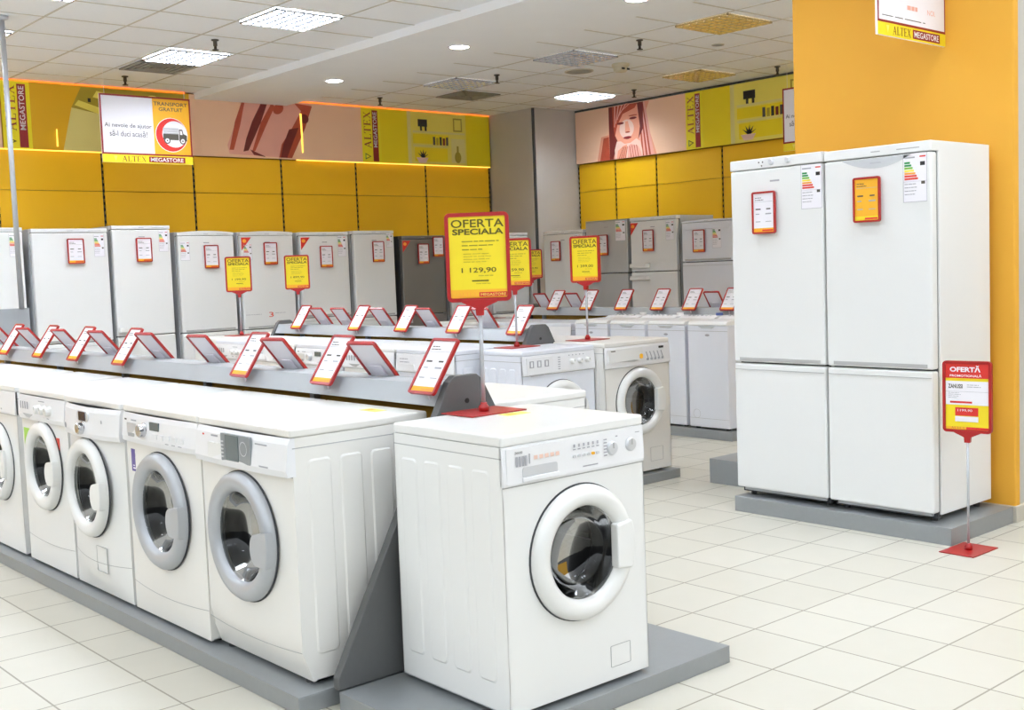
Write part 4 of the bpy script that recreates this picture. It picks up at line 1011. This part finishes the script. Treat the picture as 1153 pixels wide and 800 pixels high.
def make_fridge(label, W, H, seam, loc, rz, m='fridge_white', side='fridge_side', D=.60, strip=.035, lab=None, lab_z=None, triangle=None, handles=None, logo=True, crown=0, knobs=0, group=None, deco=False, arc=False, grip=True, hood=False):
    """origin: bottom centre of the door front; facing -Y"""
    t = thing('fridge_freezer', label, 'fridge', loc, rz, group); W2 = W/2; dd = .055
    g = G(); g.box(-W2, W2, dd+.012, D, .035, H, side, .004)
    g.box(-W2+.01, W2-.01, .05, dd+.02, .02, H-.01, 'gap'); obj('cabinet', g, t)
    for x in (-W2+.05, W2-.05):
        for yy in (.09, D-.06):
            g = G(); g.cyl(.016, 0, .045, 'gasket', (x, yy, 0), 'z', 12); obj('foot', g, t)
    g = G(); g.box(-W2+.03, W2-.03, .035, .06, .03, .05, 'silver'); obj('hinge_rail', g, t)
    g = G(); zt = H-strip
    if crown:
        pts = [(-W2, zt), (W2, zt)]+[(W2-2*W2*k/10, H-.008+crown*(1-(1-2*k/10)**2)) for k in range(11)]
        g.prism(pts, 'y', .0, dd+.02, m, .004)
    else: g.box(-W2, W2, -.0, dd+.02, zt, H, m, .006, 3)
    st = obj('control_strip', g, t)
    if knobs:
        for x in (-.02, .085):
            g = G(); g.lathe([(0, -.014), (.012, -.014), (.014, -.004), (.018, 0), (.018, .004)], 'silver_light', (x, 0, zt+strip*.55), 'y', 20, False); obj('knob', g, st)
        g = G(); 
        for x in (-.10, -.075): g.cyl(.004, -.002, .002, 'ink', (x, 0, zt+strip*.6)); 
        g.cyl(.004, -.002, .002, 'ink', (-.082, 0, zt+strip*.25)); obj('indicator', g, st)
    else:
        g = G(); sh = Sheet(g, -.001); sh.rect(-.025, .025, zt+strip*.4, zt+strip*.5, 'crease' if arc else 'ink_light'); sh.rect(W2-.18, W2-.06, zt+strip*.38, zt+strip*.48, 'crease'); obj('indicator', g, st)
    gp = .004
    dl = []
    for k, (z0, z1) in enumerate(((seam+gp, zt-gp), (.05, seam-gp))):
        g = G(); g.box(-W2+.002, W2-.002, 0, dd, z0, z1, m, .010, 3); d = obj('door', g, t); dl.append(d)
        if grip:
            g = G()
            zz = (z0, z0+.028) if k == 0 else (z1-.03, z1)
            if k == 0: g.box(-W2+.04, W2-.03, -.003, .004, z0+.008, z0+.026, 'crease', .002)
            else: g.box(-W2+.01, W2-.01, -.003, .004, z1-.034, z1-.031, 'crease')
            obj('grip_recess', g, d)
        if handles:
            g = G(); x0, x1 = handles; zc = z0+.06 if k == 0 else z1-.06
            g.prism([(x0, -.035), (x0+.02, -.045), (x1-.03, -.045), (x1, -.02), (x1, 0), (x1-.03, -.02), (x0+.03, -.02), (x0+.02, 0), (x0, 0)], 'z', zc-.022, zc+.022, 'enamel' if m != 'steel_dark' else 'silver', .003); obj('door_handle', g, d)
    g = G(); sh = Sheet(g, -.0012); nn = 0
    if logo and not arc: sh.rect(-.03, .03, zt-.075, zt-.066, 'ink_light'); nn = 1
    if arc:
        pts = [(-.19+.38*k/12, zt-.008-.05*(1-(2*k/12-1)**2)) for k in range(13)]; sh.P(pts+[(.19, zt-.008), (-.19, zt-.008)], 'fridge_side'); sh.rect(-.03, .03, zt-.035, zt-.028, 'silver', .0006); nn = 1
    if deco:
        sh.lines(-W2+.02, -W2+.20, seam+.15, 1, .02, .004, 'ink_light', seed=2); sh.lines(.05, W2-.04, seam+.155, 1, .02, .004, 'ink_light', seed=3); sh.text('3', -.02, .03, seam+.115, seam+.165, 'g5'); nn = 1
    if nn: obj('badge', g, dl[0])
    if triangle is not None:
        g = G(); sh = Sheet(g, -.0012); x = -W2+.01; sh.P([(x, zt-.02), (x+.11, zt-.02), (x, zt-.15)], 'red_bright', .0003); sh.ell(x+.033, zt-.055, .022, .018, 'g4', .0008); obj('corner_sticker', g, dl[0])
    if lab:
        g = G(); energy_label(g, lab[0], lab[1], lab[2], lab[3], -.0012); obj('energy_label', g, dl[0])
    if hood:
        g = G(); g.prism([(-W2+.02, zt-.03), (-W2+.05, zt-.075), (W2-.05, zt-.075), (W2-.02, zt-.03)], 'y', -.012, .004, m, .004); obj('door_handle', g, dl[0])
    return t
FZ = .06
GB = 'fridges along the back wall'
# name, x0, x1, top, seam, opts, cards[(x,z)] in world coordinates
backf = [
 ('white fridge cut by the left edge of the picture', 2.86, 3.455, 1.912, .88, dict(lab=(.18, .27, 1.60, 1.80)), []),
 ('widest white fridge along the back wall, second from the left', 3.526, 4.207, 1.90, .877, dict(lab=(.21, .305, 1.585, 1.785), side='fridge_side'), [(3.904, 1.585)]),
 ('white fridge third from the left, the tallest on the back wall', 4.246, 4.812, 1.925, .902, dict(lab=(.165, .258, 1.62, 1.815), handles=(-.27, -.12), grip=False), [(4.54, 1.585)]),
 ('white fridge with rounded top and energy label at its left, fourth from the left', 4.88, 5.470, 1.862, .892, dict(lab=(-.27, -.175, 1.53, 1.71), crown=.018), [(5.216, 1.508)]),
 ('white fridge with red corner triangle and small printed line, fifth from the left', 5.54, 6.135, 1.858, .885, dict(lab=(-.27, -.175, 1.52, 1.68), crown=.014, triangle=1, deco=True), [(5.862, 1.526)]),
 ('white fridge with red corner triangle and label at right, sixth from the left', 6.215, 6.805, 1.850, .965, dict(lab=(.16, .262, 1.53, 1.75), triangle=1), [(6.516, 1.481)]),
 ('narrow white fridge next to the dark steel one', 6.87, 7.400, 1.86, .93, dict(lab=(.16, .24, 1.62, 1.77)), [(7.175, 1.52)]),
 ('dark steel fridge with red corner triangle', 7.50, 8.09, 1.80, .923, dict(m='steel_dark', side='gap', triangle=1, handles=(-.25, -.20), grip=False), [(7.782, 1.485), (7.995, 1.56)]),
 ('white fridge behind the large yellow sign', 8.17, 8.73, 1.80, .87, dict(), []),
 ('white fridge at the right end of the back wall, beside the grey column', 8.79, 9.375, 1.822, .865, dict(), []),
]
for lab, x0, x1, top, seam, op, cs in backf:
    make_fridge(lab, x1-x0, top-FZ, seam-FZ, ((x0+x1)/2, 10.34, FZ), 0, group=GB, **op)
    for i, (cx, cz) in enumerate(cs):
        card('fridge', ('right-hand price card on the ' if i else 'price card on the ')+lab.replace(' and energy label at its left', '').replace(' and small printed line', '').replace(' and label at right', ''), (cx, 10.34-.0185, cz), 0, 0, 'price cards on the back wall fridges')
rightf = [
 ('short white fridge right of the grey corner column', 9.705, 9.066, 1.80, .9, dict(lab=(.19, .285, 1.53, 1.69)), [(9.49, 1.462)]),
 ('tall steel grey fridge along the right wall', 9.02, 8.395, 1.88, 1.305, dict(m='steel_grey', side='fridge_side', lab=(.14, .285, 1.59, 1.805), strip=.006, handles=(-.27, -.10), grip=False), [(8.745, 1.499)]),
 ('tall white fridge with red corner triangle and two bar handles, right wall', 8.356, 7.719, 1.88, 1.311, dict(lab=(.18, .29, 1.57, 1.765), triangle=1, handles=(-.31, -.05), grip=False), [(8.087, 1.522)]),
 ('bluish white fridge with hooded handle, next to the tall pair', 7.651, 7.003, 1.812, 1.394, dict(m='enamel_cool', lab=(.07, .18, 1.466, 1.685), hood=True, strip=.02, crown=.010), [(7.415, 1.489)]),
]
for lab, y1, y0, top, seam, op, cs in rightf:
    make_fridge(lab, y1-y0, top-FZ, seam-FZ, (9.04, (y0+y1)/2, FZ), FX, group='fridges along the right wall', **op)
    for cy, cz in cs: card('fridge', 'price card on the '+lab.replace(' and two bar handles', '').replace(' with hooded handle', ''), (9.04-.0185, cy, cz), FX, 0, 'price cards on the right wall fridges')
# the tall pair on the plinth
PB = .085
for lab, y1, y0, top, op in (
    ('tall white fridge freezer with two dials on top, left of the big pair', 3.985, 3.397, 1.938, dict(knobs=1, strip=.055, lab=(.165, .290, 1.565, 1.792))),
    ('tall white fridge freezer with curved brand recess, right of the big pair', 3.388, 2.800, 1.932, dict(strip=.050, arc=True, lab=(.148, .272, 1.56, 1.792)))):
    make_fridge(lab, y1-y0, top-PB, .833-PB, (5.13, (y0+y1)/2, PB), FX, D=.575, side='fridge_white', **op)
card('fridge', 'white price card in red frame on the left one of the tall pair', (5.13-.0185, 3.752, 1.534), FX)
card('orange', 'orange price card in red frame on the right one of the tall pair', (5.13-.0185, 3.134, 1.562), FX)

# ---- pole and grey board at the far left
t = thing('notice_board_pole', 'thin grey pole from the ceiling holding a flat grey board, far left', 'pole', (2.80, 8.50, 0))
g = G(); g.tube((0, 0, 1.24), (0, 0, ZC), .018, 'silver', 16); obj('pole', g, t)
g = G(); g.lathe([(0, ZC), (.045, ZC), (.045, ZC-.02), (.02, ZC-.03), (0, ZC-.03)], 'silver', axis='z'); obj('ceiling_flange', g, t)
g = G(); g.box(-.50, .06, .02, .045, 0, 1.245, 'rail', .003); obj('board', g, t)
